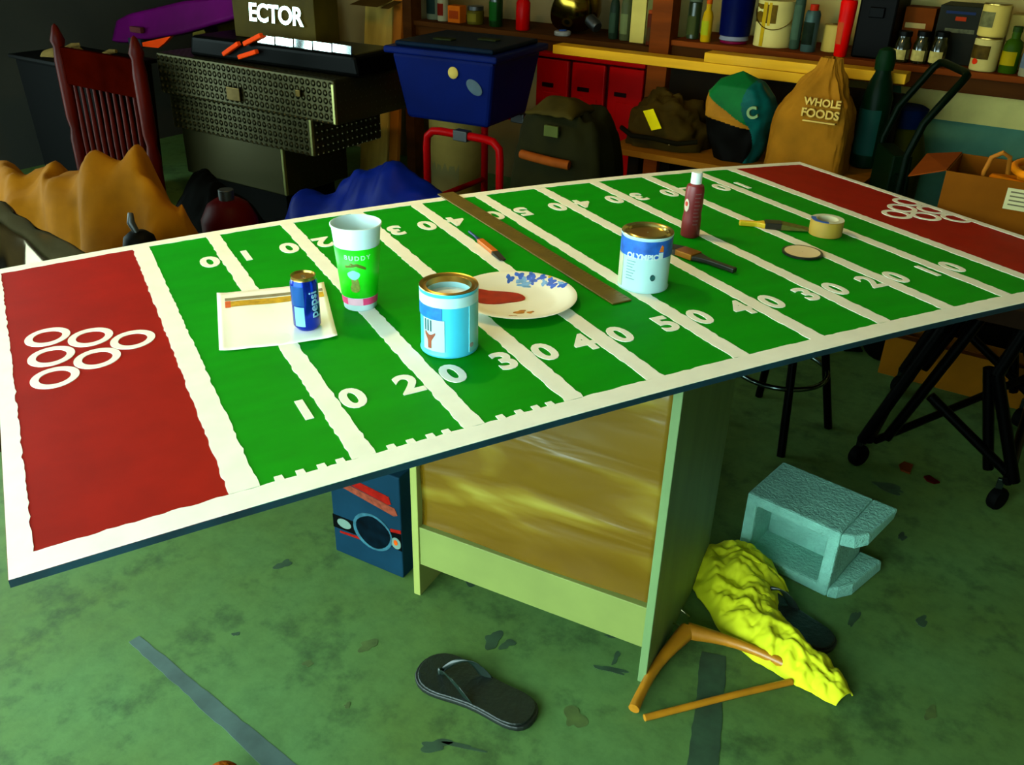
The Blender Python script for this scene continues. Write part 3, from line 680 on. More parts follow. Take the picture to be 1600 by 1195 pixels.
tag(cl, 'crumpled bright yellow cloth draped beside the concrete block', 'cloth')

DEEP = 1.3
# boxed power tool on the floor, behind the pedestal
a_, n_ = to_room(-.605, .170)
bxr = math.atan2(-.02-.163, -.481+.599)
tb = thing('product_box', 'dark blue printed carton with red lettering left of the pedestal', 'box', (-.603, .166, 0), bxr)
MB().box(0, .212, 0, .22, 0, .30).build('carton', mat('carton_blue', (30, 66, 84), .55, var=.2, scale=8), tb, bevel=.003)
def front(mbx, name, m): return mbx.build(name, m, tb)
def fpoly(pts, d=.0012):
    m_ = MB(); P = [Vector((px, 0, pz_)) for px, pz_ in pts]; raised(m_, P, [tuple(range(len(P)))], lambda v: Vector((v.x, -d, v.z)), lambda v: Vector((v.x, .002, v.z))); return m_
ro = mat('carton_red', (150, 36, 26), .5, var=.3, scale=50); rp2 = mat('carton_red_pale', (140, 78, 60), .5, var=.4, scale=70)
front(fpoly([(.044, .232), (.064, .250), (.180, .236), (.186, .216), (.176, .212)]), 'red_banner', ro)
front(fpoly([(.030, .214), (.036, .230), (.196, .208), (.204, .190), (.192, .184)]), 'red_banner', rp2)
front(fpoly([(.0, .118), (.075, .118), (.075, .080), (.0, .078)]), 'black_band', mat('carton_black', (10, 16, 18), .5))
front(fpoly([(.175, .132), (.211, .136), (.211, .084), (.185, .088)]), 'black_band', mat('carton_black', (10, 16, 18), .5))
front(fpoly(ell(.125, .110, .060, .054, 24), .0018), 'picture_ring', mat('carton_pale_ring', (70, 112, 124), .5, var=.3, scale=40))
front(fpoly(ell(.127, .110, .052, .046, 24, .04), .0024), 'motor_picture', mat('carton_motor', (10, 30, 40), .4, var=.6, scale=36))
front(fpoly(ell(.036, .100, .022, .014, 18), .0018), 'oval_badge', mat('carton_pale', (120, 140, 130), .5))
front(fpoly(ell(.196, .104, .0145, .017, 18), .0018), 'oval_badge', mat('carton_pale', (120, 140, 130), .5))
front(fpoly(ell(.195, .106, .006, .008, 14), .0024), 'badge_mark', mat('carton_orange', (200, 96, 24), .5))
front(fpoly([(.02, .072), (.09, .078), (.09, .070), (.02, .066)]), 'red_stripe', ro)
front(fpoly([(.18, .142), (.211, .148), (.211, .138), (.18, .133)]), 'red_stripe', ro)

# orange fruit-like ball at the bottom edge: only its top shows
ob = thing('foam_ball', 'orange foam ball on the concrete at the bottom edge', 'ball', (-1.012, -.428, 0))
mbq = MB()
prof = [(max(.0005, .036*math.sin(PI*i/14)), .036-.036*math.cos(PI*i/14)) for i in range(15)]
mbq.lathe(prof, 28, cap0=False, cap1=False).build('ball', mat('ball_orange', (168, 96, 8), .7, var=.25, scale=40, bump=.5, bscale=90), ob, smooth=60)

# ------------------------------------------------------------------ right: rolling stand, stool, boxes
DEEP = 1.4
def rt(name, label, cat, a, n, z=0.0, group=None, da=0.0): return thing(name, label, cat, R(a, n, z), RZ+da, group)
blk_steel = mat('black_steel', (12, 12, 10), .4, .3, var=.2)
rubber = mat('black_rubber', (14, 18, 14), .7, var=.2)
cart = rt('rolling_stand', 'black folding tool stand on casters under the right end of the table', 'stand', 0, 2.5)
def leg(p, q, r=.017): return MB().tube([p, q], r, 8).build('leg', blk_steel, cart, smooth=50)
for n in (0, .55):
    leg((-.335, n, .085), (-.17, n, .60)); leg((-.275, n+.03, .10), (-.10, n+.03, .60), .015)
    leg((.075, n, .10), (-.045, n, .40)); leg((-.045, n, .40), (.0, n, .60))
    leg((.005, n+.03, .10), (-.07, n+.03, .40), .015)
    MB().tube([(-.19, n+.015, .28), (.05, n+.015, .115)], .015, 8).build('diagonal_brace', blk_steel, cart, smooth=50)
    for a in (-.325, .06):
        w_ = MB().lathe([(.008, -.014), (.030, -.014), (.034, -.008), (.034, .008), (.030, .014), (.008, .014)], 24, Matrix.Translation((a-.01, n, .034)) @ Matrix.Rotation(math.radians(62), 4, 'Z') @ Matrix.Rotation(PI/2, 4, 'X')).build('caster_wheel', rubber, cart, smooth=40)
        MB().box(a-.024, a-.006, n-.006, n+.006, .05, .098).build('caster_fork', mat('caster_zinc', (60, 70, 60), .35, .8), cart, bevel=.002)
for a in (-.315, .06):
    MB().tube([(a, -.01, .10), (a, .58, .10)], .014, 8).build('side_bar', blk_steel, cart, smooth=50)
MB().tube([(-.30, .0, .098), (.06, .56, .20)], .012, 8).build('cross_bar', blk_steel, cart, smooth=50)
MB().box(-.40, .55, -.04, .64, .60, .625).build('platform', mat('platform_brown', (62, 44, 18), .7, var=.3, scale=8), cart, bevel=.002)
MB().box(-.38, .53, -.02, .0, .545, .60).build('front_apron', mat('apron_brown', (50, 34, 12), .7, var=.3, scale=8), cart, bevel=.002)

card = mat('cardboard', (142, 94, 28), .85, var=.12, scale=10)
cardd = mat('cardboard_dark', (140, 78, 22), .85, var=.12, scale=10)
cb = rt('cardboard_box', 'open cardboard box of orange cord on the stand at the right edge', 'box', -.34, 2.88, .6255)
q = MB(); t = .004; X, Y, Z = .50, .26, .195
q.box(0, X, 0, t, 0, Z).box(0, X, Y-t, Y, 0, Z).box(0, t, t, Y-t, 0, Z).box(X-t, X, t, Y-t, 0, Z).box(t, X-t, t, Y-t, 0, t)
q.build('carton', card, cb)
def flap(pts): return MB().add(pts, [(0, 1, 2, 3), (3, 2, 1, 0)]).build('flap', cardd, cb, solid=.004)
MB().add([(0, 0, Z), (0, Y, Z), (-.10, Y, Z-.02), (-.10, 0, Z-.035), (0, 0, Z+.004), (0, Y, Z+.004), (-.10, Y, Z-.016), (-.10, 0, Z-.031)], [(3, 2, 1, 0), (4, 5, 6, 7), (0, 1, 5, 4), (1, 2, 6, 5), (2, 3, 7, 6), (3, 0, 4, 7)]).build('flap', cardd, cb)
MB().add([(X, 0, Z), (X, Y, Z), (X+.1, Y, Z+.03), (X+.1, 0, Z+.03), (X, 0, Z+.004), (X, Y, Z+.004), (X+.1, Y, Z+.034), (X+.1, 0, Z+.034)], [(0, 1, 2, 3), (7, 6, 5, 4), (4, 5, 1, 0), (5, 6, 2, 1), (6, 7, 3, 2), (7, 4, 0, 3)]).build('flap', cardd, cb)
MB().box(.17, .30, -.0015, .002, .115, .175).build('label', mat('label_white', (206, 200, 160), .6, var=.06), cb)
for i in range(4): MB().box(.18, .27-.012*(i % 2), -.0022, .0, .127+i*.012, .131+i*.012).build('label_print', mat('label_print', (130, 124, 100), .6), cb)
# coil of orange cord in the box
cord = rt('extension_cord', 'coil of orange cord heaped in the cardboard box', 'cord', -.34, 2.88, .6255)
pts = []
for i in range(220):
    t = i/219; an = t*2*PI*9; rr = .085+.02*math.sin(an*.37); pts.append((.26+rr*1.6*math.cos(an)*(.8+.2*math.sin(an*.21)), .13+rr*.95*math.sin(an), .02+.20*t+.008*math.sin(an*1.7)))
MB().tube(pts, .011, 7).build('coil', mat('cord_orange', (226, 148, 30), .5, var=.12), cord, smooth=60)
MB().tube([(.10, .05, .12), (.095, .04, .20), (.105, .03, .245), (.13, .03, .262), (.15, .04, .25), (.155, .06, .20)], .007, 8).build('loose_loop', mat('cord_tan', (176, 122, 50), .5), cord, smooth=60)

lb = rt('cardboard_box', 'low open cardboard box on the floor behind the rolling stand', 'box', -.43, 3.17)
X, Y, Z = .72, .13, .15; t = .004
MB().box(0, X, 0, t, 0, Z).box(0, X, Y-t, Y, 0, Z).box(0, t, t, Y-t, 0, Z).box(X-t, X, t, Y-t, 0, Z).box(t, X-t, t, Y-t, 0, t).build('carton', mat('cardboard_warm', (152, 108, 30), .85, var=.12, scale=10), lb)
MB().add([(0, 0, Z), (X, 0, Z), (X, -.07, Z+.04), (0, -.07, Z+.045), (0, 0, Z+.004), (X, 0, Z+.004), (X, -.07, Z+.044), (0, -.07, Z+.049)], [(0, 1, 2, 3), (7, 6, 5, 4), (1, 0, 4, 5), (2, 1, 5, 6), (3, 2, 6, 7), (0, 3, 7, 4)]).build('flap', mat('cardboard_flap', (110, 66, 14), .85, var=.15), lb)

# dark stool beneath the table
stl = thing('folding_stool', 'dark round stool with splayed legs under the table', 'stool', (.86, .16, 0))
MB().lathe([(.14, .40), (.165, .41), (.17, .44), (.16, .465), (.10, .475), (.001, .477)], 36, cap1=False).build('seat', mat('stool_seat', (12, 26, 14), .5, var=.2), stl, smooth=50)
for i in range(4):
    an = -.55+i*PI/2; MB().tube([(.10*math.cos(an), .10*math.sin(an), .41), (.19*math.cos(an), .19*math.sin(an), .0)], .013, 10).build('leg', blk_steel, stl, smooth=50)
pts = [(.145*math.cos(2*PI*i/36), .145*math.sin(2*PI*i/36), .21) for i in range(37)]
MB().tube(pts, .008, 8).build('foot_ring', mat('stool_chrome', (110, 124, 120), .2, 1.), stl, smooth=60)

# litter by the casters
for i, (x, y, s, rgb, nm, lab) in enumerate(((1.06, -.22, .03, (120, 72, 28), 'wood_scrap', 'small orange wood scrap on the floor between the stand legs'), (1.075, -.30, .022, (90, 26, 16), 'plastic_scrap', 'small dark red scrap on the floor between the casters'))):
    m_ = MB(); m_.prism([(-s, -s*.5), (s*.8, -s*.6), (s, s*.3), (s*.1, s*.7), (-s*.8, s*.4)], 0, .006)
    tag(m_.build(nm, mat(nm, rgb, .7), loc=(x, y, 0), rz=.6+i, bevel=.001), lab, 'scrap')

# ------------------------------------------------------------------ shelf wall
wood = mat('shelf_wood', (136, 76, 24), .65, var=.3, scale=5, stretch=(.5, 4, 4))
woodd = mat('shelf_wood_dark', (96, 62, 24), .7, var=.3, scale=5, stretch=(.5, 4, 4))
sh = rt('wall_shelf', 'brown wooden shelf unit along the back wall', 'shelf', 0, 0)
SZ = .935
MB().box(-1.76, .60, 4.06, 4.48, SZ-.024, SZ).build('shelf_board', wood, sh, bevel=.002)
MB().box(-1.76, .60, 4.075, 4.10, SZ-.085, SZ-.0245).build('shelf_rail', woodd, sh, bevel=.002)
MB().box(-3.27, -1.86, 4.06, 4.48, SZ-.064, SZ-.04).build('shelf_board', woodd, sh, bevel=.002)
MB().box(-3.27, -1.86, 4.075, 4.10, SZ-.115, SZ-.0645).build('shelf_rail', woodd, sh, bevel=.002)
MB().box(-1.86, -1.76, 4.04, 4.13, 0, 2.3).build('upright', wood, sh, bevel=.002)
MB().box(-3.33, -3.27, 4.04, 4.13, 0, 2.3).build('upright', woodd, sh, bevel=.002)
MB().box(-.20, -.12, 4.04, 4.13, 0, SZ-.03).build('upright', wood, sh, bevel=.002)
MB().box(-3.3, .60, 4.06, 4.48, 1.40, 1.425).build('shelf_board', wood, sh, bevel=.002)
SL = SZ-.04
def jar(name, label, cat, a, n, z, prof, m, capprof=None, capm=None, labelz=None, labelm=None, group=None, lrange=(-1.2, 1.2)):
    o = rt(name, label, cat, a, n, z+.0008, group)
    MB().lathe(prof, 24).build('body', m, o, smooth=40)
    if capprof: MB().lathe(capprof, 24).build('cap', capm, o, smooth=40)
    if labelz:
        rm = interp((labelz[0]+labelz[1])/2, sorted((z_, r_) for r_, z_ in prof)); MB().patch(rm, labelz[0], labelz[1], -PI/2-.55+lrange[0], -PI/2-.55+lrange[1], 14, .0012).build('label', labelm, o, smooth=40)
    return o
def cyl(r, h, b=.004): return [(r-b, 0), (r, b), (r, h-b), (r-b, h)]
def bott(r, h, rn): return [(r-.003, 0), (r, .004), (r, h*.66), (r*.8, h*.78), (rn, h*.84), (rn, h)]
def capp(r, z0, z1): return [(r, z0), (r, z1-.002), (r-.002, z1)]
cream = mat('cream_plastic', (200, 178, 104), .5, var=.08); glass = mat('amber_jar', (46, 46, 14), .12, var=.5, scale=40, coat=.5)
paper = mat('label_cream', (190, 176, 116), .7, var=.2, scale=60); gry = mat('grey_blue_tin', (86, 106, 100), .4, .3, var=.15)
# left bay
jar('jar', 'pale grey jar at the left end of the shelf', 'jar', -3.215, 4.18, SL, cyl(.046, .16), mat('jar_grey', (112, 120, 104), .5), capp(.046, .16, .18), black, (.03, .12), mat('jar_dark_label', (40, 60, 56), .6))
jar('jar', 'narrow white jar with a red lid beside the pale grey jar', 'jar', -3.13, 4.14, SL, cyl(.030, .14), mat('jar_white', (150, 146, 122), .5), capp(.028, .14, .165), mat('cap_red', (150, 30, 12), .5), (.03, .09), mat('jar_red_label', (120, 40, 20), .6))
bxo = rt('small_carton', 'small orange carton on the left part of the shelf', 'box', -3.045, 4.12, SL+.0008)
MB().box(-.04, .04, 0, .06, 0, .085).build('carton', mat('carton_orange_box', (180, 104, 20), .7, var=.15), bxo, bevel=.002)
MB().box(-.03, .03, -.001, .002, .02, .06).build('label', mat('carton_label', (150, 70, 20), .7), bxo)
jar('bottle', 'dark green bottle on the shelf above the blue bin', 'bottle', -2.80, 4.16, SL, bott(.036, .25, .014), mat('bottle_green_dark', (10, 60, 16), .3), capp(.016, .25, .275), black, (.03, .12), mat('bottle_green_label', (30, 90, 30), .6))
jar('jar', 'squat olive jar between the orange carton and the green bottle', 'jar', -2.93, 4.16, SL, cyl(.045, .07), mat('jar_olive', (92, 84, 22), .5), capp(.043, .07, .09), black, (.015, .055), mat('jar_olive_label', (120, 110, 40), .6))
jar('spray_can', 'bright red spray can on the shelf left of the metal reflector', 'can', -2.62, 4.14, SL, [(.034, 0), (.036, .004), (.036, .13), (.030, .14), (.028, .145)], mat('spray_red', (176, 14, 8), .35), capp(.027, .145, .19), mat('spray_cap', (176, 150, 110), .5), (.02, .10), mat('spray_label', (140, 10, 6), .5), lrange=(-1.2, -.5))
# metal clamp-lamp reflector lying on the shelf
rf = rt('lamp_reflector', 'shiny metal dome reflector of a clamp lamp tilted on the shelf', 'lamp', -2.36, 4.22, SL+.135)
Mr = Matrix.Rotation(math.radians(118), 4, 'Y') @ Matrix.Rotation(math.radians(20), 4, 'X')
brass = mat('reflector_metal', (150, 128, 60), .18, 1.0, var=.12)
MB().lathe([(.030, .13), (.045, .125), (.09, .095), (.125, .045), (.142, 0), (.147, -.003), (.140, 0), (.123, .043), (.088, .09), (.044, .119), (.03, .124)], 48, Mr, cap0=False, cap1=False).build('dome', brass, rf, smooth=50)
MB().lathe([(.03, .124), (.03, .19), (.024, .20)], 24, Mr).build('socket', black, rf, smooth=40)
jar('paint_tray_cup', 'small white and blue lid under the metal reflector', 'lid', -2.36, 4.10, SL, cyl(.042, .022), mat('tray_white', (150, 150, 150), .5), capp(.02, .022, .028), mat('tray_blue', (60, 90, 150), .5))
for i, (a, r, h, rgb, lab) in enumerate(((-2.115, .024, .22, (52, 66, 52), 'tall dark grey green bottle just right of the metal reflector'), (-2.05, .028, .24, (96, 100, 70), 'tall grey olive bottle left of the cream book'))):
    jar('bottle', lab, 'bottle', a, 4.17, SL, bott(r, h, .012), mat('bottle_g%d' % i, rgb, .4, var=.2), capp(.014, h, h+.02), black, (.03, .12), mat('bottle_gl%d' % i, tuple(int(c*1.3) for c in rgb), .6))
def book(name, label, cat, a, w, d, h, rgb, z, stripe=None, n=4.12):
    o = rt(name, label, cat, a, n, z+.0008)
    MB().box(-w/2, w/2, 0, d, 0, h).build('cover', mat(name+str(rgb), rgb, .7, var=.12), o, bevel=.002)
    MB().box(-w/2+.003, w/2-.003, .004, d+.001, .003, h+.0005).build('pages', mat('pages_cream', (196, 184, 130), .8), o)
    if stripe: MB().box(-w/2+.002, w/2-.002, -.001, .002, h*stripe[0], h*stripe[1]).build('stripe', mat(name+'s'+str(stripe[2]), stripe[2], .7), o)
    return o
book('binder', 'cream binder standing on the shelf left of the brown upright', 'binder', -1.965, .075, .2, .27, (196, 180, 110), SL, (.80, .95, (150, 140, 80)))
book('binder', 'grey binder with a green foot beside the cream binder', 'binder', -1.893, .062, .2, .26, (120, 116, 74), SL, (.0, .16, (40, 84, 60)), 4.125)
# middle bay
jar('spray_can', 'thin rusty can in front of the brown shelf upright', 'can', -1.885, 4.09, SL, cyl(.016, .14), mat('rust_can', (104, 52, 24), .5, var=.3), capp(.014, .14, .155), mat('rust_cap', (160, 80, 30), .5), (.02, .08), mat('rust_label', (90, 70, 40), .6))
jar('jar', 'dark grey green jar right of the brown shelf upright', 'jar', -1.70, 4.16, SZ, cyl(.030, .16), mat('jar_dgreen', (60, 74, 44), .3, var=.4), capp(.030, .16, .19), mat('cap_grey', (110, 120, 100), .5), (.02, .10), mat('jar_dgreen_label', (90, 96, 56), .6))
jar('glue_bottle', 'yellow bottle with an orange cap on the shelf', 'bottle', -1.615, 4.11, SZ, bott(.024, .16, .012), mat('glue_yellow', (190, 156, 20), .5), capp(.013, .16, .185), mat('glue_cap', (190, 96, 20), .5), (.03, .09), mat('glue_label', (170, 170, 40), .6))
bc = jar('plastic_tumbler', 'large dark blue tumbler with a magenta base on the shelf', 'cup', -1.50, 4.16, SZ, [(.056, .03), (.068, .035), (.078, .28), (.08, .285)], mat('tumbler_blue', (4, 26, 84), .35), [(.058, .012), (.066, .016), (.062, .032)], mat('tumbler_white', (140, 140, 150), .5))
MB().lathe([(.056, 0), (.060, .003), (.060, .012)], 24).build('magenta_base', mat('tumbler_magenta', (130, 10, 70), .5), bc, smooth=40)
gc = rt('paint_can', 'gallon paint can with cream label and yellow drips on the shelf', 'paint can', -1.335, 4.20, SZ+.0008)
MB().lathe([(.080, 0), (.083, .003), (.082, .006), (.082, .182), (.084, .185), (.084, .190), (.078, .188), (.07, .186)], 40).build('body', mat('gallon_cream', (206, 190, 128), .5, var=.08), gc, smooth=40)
MB().patch(.082, .10, .175, -PI/2-1.3, -PI/2+.35, 16, .001).build('dark_label', mat('gallon_label', (120, 96, 30), .6, var=.4, scale=24), gc, smooth=40)
tci = -PI/2-.5
cblob([(-.030, -.010), (.026, -.010), (.028, .010), (-.028, .011)], .15, tci-.1, lambda z: .082, .0018).build('pale_print', mat('gallon_print', (206, 196, 140), .6, var=.35, scale=90), gc)
for (t0, t1, z0, z1) in ((-.42, -.20, .004, .184), (-.1, .05, .09, .184)):
    MB().patch(.082, z0, z1, tci+.2+t0+.3, tci+.2+t1+.3, 6, .002).build('yellow_drip', mat('gallon_drip', (190, 160, 20), .4), gc, smooth=40)
pts = [(.086*math.cos(PI*i/24+PI+.2), .086*math.sin(PI*i/24+PI+.2), .15-.075*math.sin(PI*i/24)) for i in range(25)]
MB().tube(pts, .0022, 6).build('wire_handle', tin, gc, smooth=60)
jar('caulk_tube', 'tall grey green tube right of the gallon paint can', 'tube', -1.225, 4.17, SZ, cyl(.022, .24), mat('tube_grey', (74, 92, 76), .4), capp(.008, .24, .28), wpl, (.04, .18), mat('tube_label', (90, 110, 90), .6))
jar('spray_can', 'grey blue spray can with an orange red cap on the shelf', 'can', -1.155, 4.14, SZ, [(.030, 0), (.032, .004), (.032, .15), (.026, .165)], gry, capp(.018, .165, .19), mat('spray_orange', (180, 60, 20), .5), (.03, .12), mat('spray_dark_label', (40, 52, 36), .6, var=.6, scale=30))
jar('paper_roll', 'cream paper roll standing on the shelf behind the paper bag', 'roll', -1.072, 4.22, SZ, [(.018, .11), (.045, .11), (.048, .107), (.048, .003), (.045, 0)], cream, capp(.016, .11, .112), mat('roll_core', (120, 100, 60), .8))
jar('bottle', 'slim bright red bottle on the shelf beside the black box', 'bottle', -1.005, 4.10, SZ, [(.024, 0), (.026, .004), (.034, .21), (.030, .22)], mat('bottle_bright_red', (214, 24, 6), .4), capp(.014, .22, .25), mat('bottle_cap_red', (190, 20, 6), .5), (.05, .15), mat('bottle_red_label', (190, 96, 50), .6), lrange=(-.4, .6))
kb = rt('storage_case', 'black storage case standing on the shelf', 'case', -.89, 4.11, SZ+.0008)
MB().box(-.075, .075, 0, .25, 0, .30).build('case', mat('case_black', (14, 10, 4), .5), kb, bevel=.008)
MB().box(-.03, .03, -.012, .002, .16, .20).build('latch', blk_steel, kb, bevel=.003)
# right bay
for i, (a, n, h) in enumerate(((-.765, 4.12, .10), (-.695, 4.13, .105), (-.625, 4.12, .11))):
    jar('glass_jar', ('leftmost', 'middle', 'rightmost')[i]+' of three dark glass jars with pale labels at the shelf front', 'jar', a, n, SZ, [(.028, 0), (.032, .004), (.032, h*.72), (.026, h*.84), (.024, h)], glass, capp(.027, h, h+.02), mat('jar_lid_black', (20, 22, 14), .4), (.012, h*.5), paper, group='dark glass jars on the right part of the shelf')
hb = rt('small_carton', 'brown carton with white lettering stacked behind the dark glass jars', 'box', -.748, 4.24, SZ+.0008)
MB().box(-.06, .06, 0, .1, 0, .20).build('carton', mat('carton_brown', (130, 74, 16), .7, var=.2), hb, bevel=.002)
MB().box(-.05, .03, -.0012, .002, .12, .14).build('label', mat('carton_white', (180, 160, 110), .7), hb)
db = rt('tool_carton', 'dark charcoal carton with small orange mark on the shelf', 'box', -.585, 4.20, SZ+.0008)
MB().box(-.085, .085, 0, .2, 0, .22).build('carton', mat('carton_charcoal', (54, 54, 44), .6, var=.25), db, bevel=.003)
MB().box(-.02, .02, -.0012, .002, .165, .18).build('orange_mark', mat('mark_orange', (170, 70, 20), .6), db)
MB().box(-.06, .05, -.0012, .002, .19, .20).build('blue_stripe', mat('mark_blue', (50, 64, 96), .6), db)
MB().box(-.05, .06, -.0012, .002, .12, .135).build('pale_print', mat('mark_pale', (110, 110, 86), .6, var=.4, scale=60), db)
wc = jar('quart_can', 'white can with an oval brown badge and red dot on the shelf', 'can', -.455, 4.13, SZ, cyl(.050, .118), mat('quart_white', (196, 180, 120), .5, var=.1), capp(.047, .118, .124), tin, (.045, .095), mat('quart_badge', (96, 78, 30), .6, var=.4, scale=50), lrange=(-.9, .9))
cblob(ell(0, 0, .012, .011), .035, -PI/2-.6, lambda z: .05, .002).build('red_dot', mat('quart_red', (214, 70, 20), .5), wc)
jar('quart_can', 'cream can with a grey badge stacked on the white can with red dot', 'can', -.455, 4.14, SZ+.1255, cyl(.052, .115), cream, capp(.049, .115, .12), tin, (.035, .09), mat('quart_grey_badge', (120, 116, 80), .6, var=.3, scale=50), lrange=(-.6, .6))
jar('bottle', 'green bottle with a yellow label right of the white can', 'bottle', -.365, 4.13, SZ, bott(.034, .15, .016), mat('bottle_leaf_green', (70, 96, 20), .45, var=.2), capp(.018, .15, .17), mat('bottle_green_cap', (60, 80, 30), .5), (.03, .08), mat('bottle_yellow_label', (170, 150, 20), .6))
jar('bottle', 'pale bottle with a pink top at the right edge of the shelf', 'bottle', -.285, 4.10, SZ, [(.036, 0), (.038, .004), (.038, .10), (.034, .12)], mat('bottle_pale', (160, 152, 124), .5, var=.1), capp(.030, .12, .19), mat('bottle_pink', (170, 60, 70), .5), (.03, .08), mat('bottle_blue_label', (120, 130, 140), .6))
cbx = rt('small_carton', 'plain cream carton behind the green bottle on the shelf', 'box', -.36, 4.24, SZ+.0008)
MB().box(-.05, .06, 0, .12, 0, .20).build('carton', cream, cbx, bevel=.002); MB().box(-.05, .06, -.001, .002, .10, .104).build('seam', mat('seam_tan', (150, 130, 70), .8), cbx)

# red tool cabinet under the left bay
rc = rt('red_cabinet', 'bright red metal cabinet with recessed handles under the shelf', 'cabinet', -2.48, 4.02)
rcm = mat('cabinet_red', (170, 6, 4), .4, var=.1); rcd = mat('cabinet_dark_red', (84, 4, 4), .5, var=.1)
MB().box(0, .62, .05, .40, 0, .80).build('body', rcd, rc, bevel=.004)
for i in range(3):
    d_ = MB().box(.012+i*.205, .197+i*.205, .02, .05, .04, .79).build('door', rcm, rc, bevel=.008)
    MB().box(.05+i*.205, .115+i*.205, .014, .024, .655, .675).build('handle', mat('cabinet_handle', (46, 4, 4), .5), d_, bevel=.003)
    MB().box(.06+i*.205, .16+i*.205, .016, .024, .50, .63).build('raised_panel', rcm, d_, bevel=.004)
MB().box(-.02, .62, .0, .40, .80, .82).build('top', rcm, rc, bevel=.004)

# low bench with dark back panel
bn = rt('low_bench', 'low wooden bench with a dark back panel behind the table', 'bench', 0, 0)
MB().box(-1.68, -.67, 3.33, 3.76, .575, .600).build('top', mat('bench_top', (150, 106, 34), .7, var=.2, scale=6, stretch=(.5, 4, 4)), bn, bevel=.002)
MB().box(-1.62, -.66, 3.765, 3.80, 0, .868).build('back_panel', mat('bench_dark_panel', (40, 30, 10), .7, var=.3), bn, bevel=.002)
for a in (-1.60, -.76):
    for n in (3.37, 3.70): MB().box(a, a+.05, n, n+.05, 0, .5755).build('leg', mat('bench_leg', (46, 34, 14), .7), bn, bevel=.002)
# lumber resting on the back panel
lum = mat('pine_lumber', (212, 168, 52), .6, var=.14, scale=6, stretch=(.35, 6, 6), coat=.1)
l1 = MB().box(-.62, .62, -.045, .045, 0, .038).build('pine_stud', lum, loc=R(-1.57, 3.765, .870), rz=RZ, bevel=.003); tag(l1, 'long yellow pine board lying across the bench back panel', 'lumber')
l2 = MB().box(-.40, .40, -.045, .045, 0, .038).build('pine_stud', lum, loc=R(-1.06, 3.775, .9085), rz=RZ+.02, bevel=.003); tag(l2, 'shorter pine board lying on the long board, its end right of the paper bag', 'lumber')

# brown duffel with yellow note
def lump(name, label, cat, a, n, z, sx, sy, sz, m, pw=2.6, amp=.06, seed=1, fr=5.0, da=0.0, nu=40, nv=22, shape=None):
    o = rt(name, label, cat, a, n, z, None, da)
    def fn(u, v):
        t = 2*PI*u; ph = PI/2*v
        c, s = math.cos(t), math.sin(t); e = 2/pw
        x = sx*math.copysign(abs(c)**e, c)*math.cos(ph)**e; y = sy*math.copysign(abs(s)**e, s)*math.cos(ph)**e; z_ = sz*math.sin(ph)**e if v > 0 else 0
        k = 1+amp*noise.noise((x*fr/sx*.5+seed, y*fr/sy*.5, z_*fr/sz*.5))+amp*.5*noise.noise((x*fr/sx*1.3+seed, y*fr/sy*1.3, z_*fr/sz*1.3))
        p = Vector((x*k, y*k, max(0, z_*k)))
        return shape(p) if shape else p
    b = MB().grid(nu, nv, fn).build('body', m, o, smooth=180)
    return o, b, fn
o, b, fn = lump('duffel_bag', 'slouched brown duffel bag with a yellow sticky note on the bench', 'bag', -1.50, 3.53, .601, .165, .13, .185, mat('duffel_brown', (78, 62, 18), .8, var=.35, scale=12), amp=.22, seed=3)
MB().add([(-.055, -.152, .150), (-.01, -.156, .165), (.035, -.158, .095), (-.008, -.156, .080)], [(0, 3, 2, 1)]).build('yellow_note', mat('note_yellow', (216, 200, 16), .7), o, solid=.002)
MB().tube([(-.17, -.10, .06), (-.10, -.145, .045), (0, -.155, .05), (.10, -.14, .04), (.17, -.10, .05)], .010, 8).build('strap', mat('duffel_strap', (36, 32, 10), .8), o, smooth=60)
MB().lathe([(.001, -.004), (.006, 0), (.001, .004)], 12, Matrix.Translation((.075, -.158, .035)), cap0=False, cap1=False).build('metal_rivet', chrome, o, smooth=60)

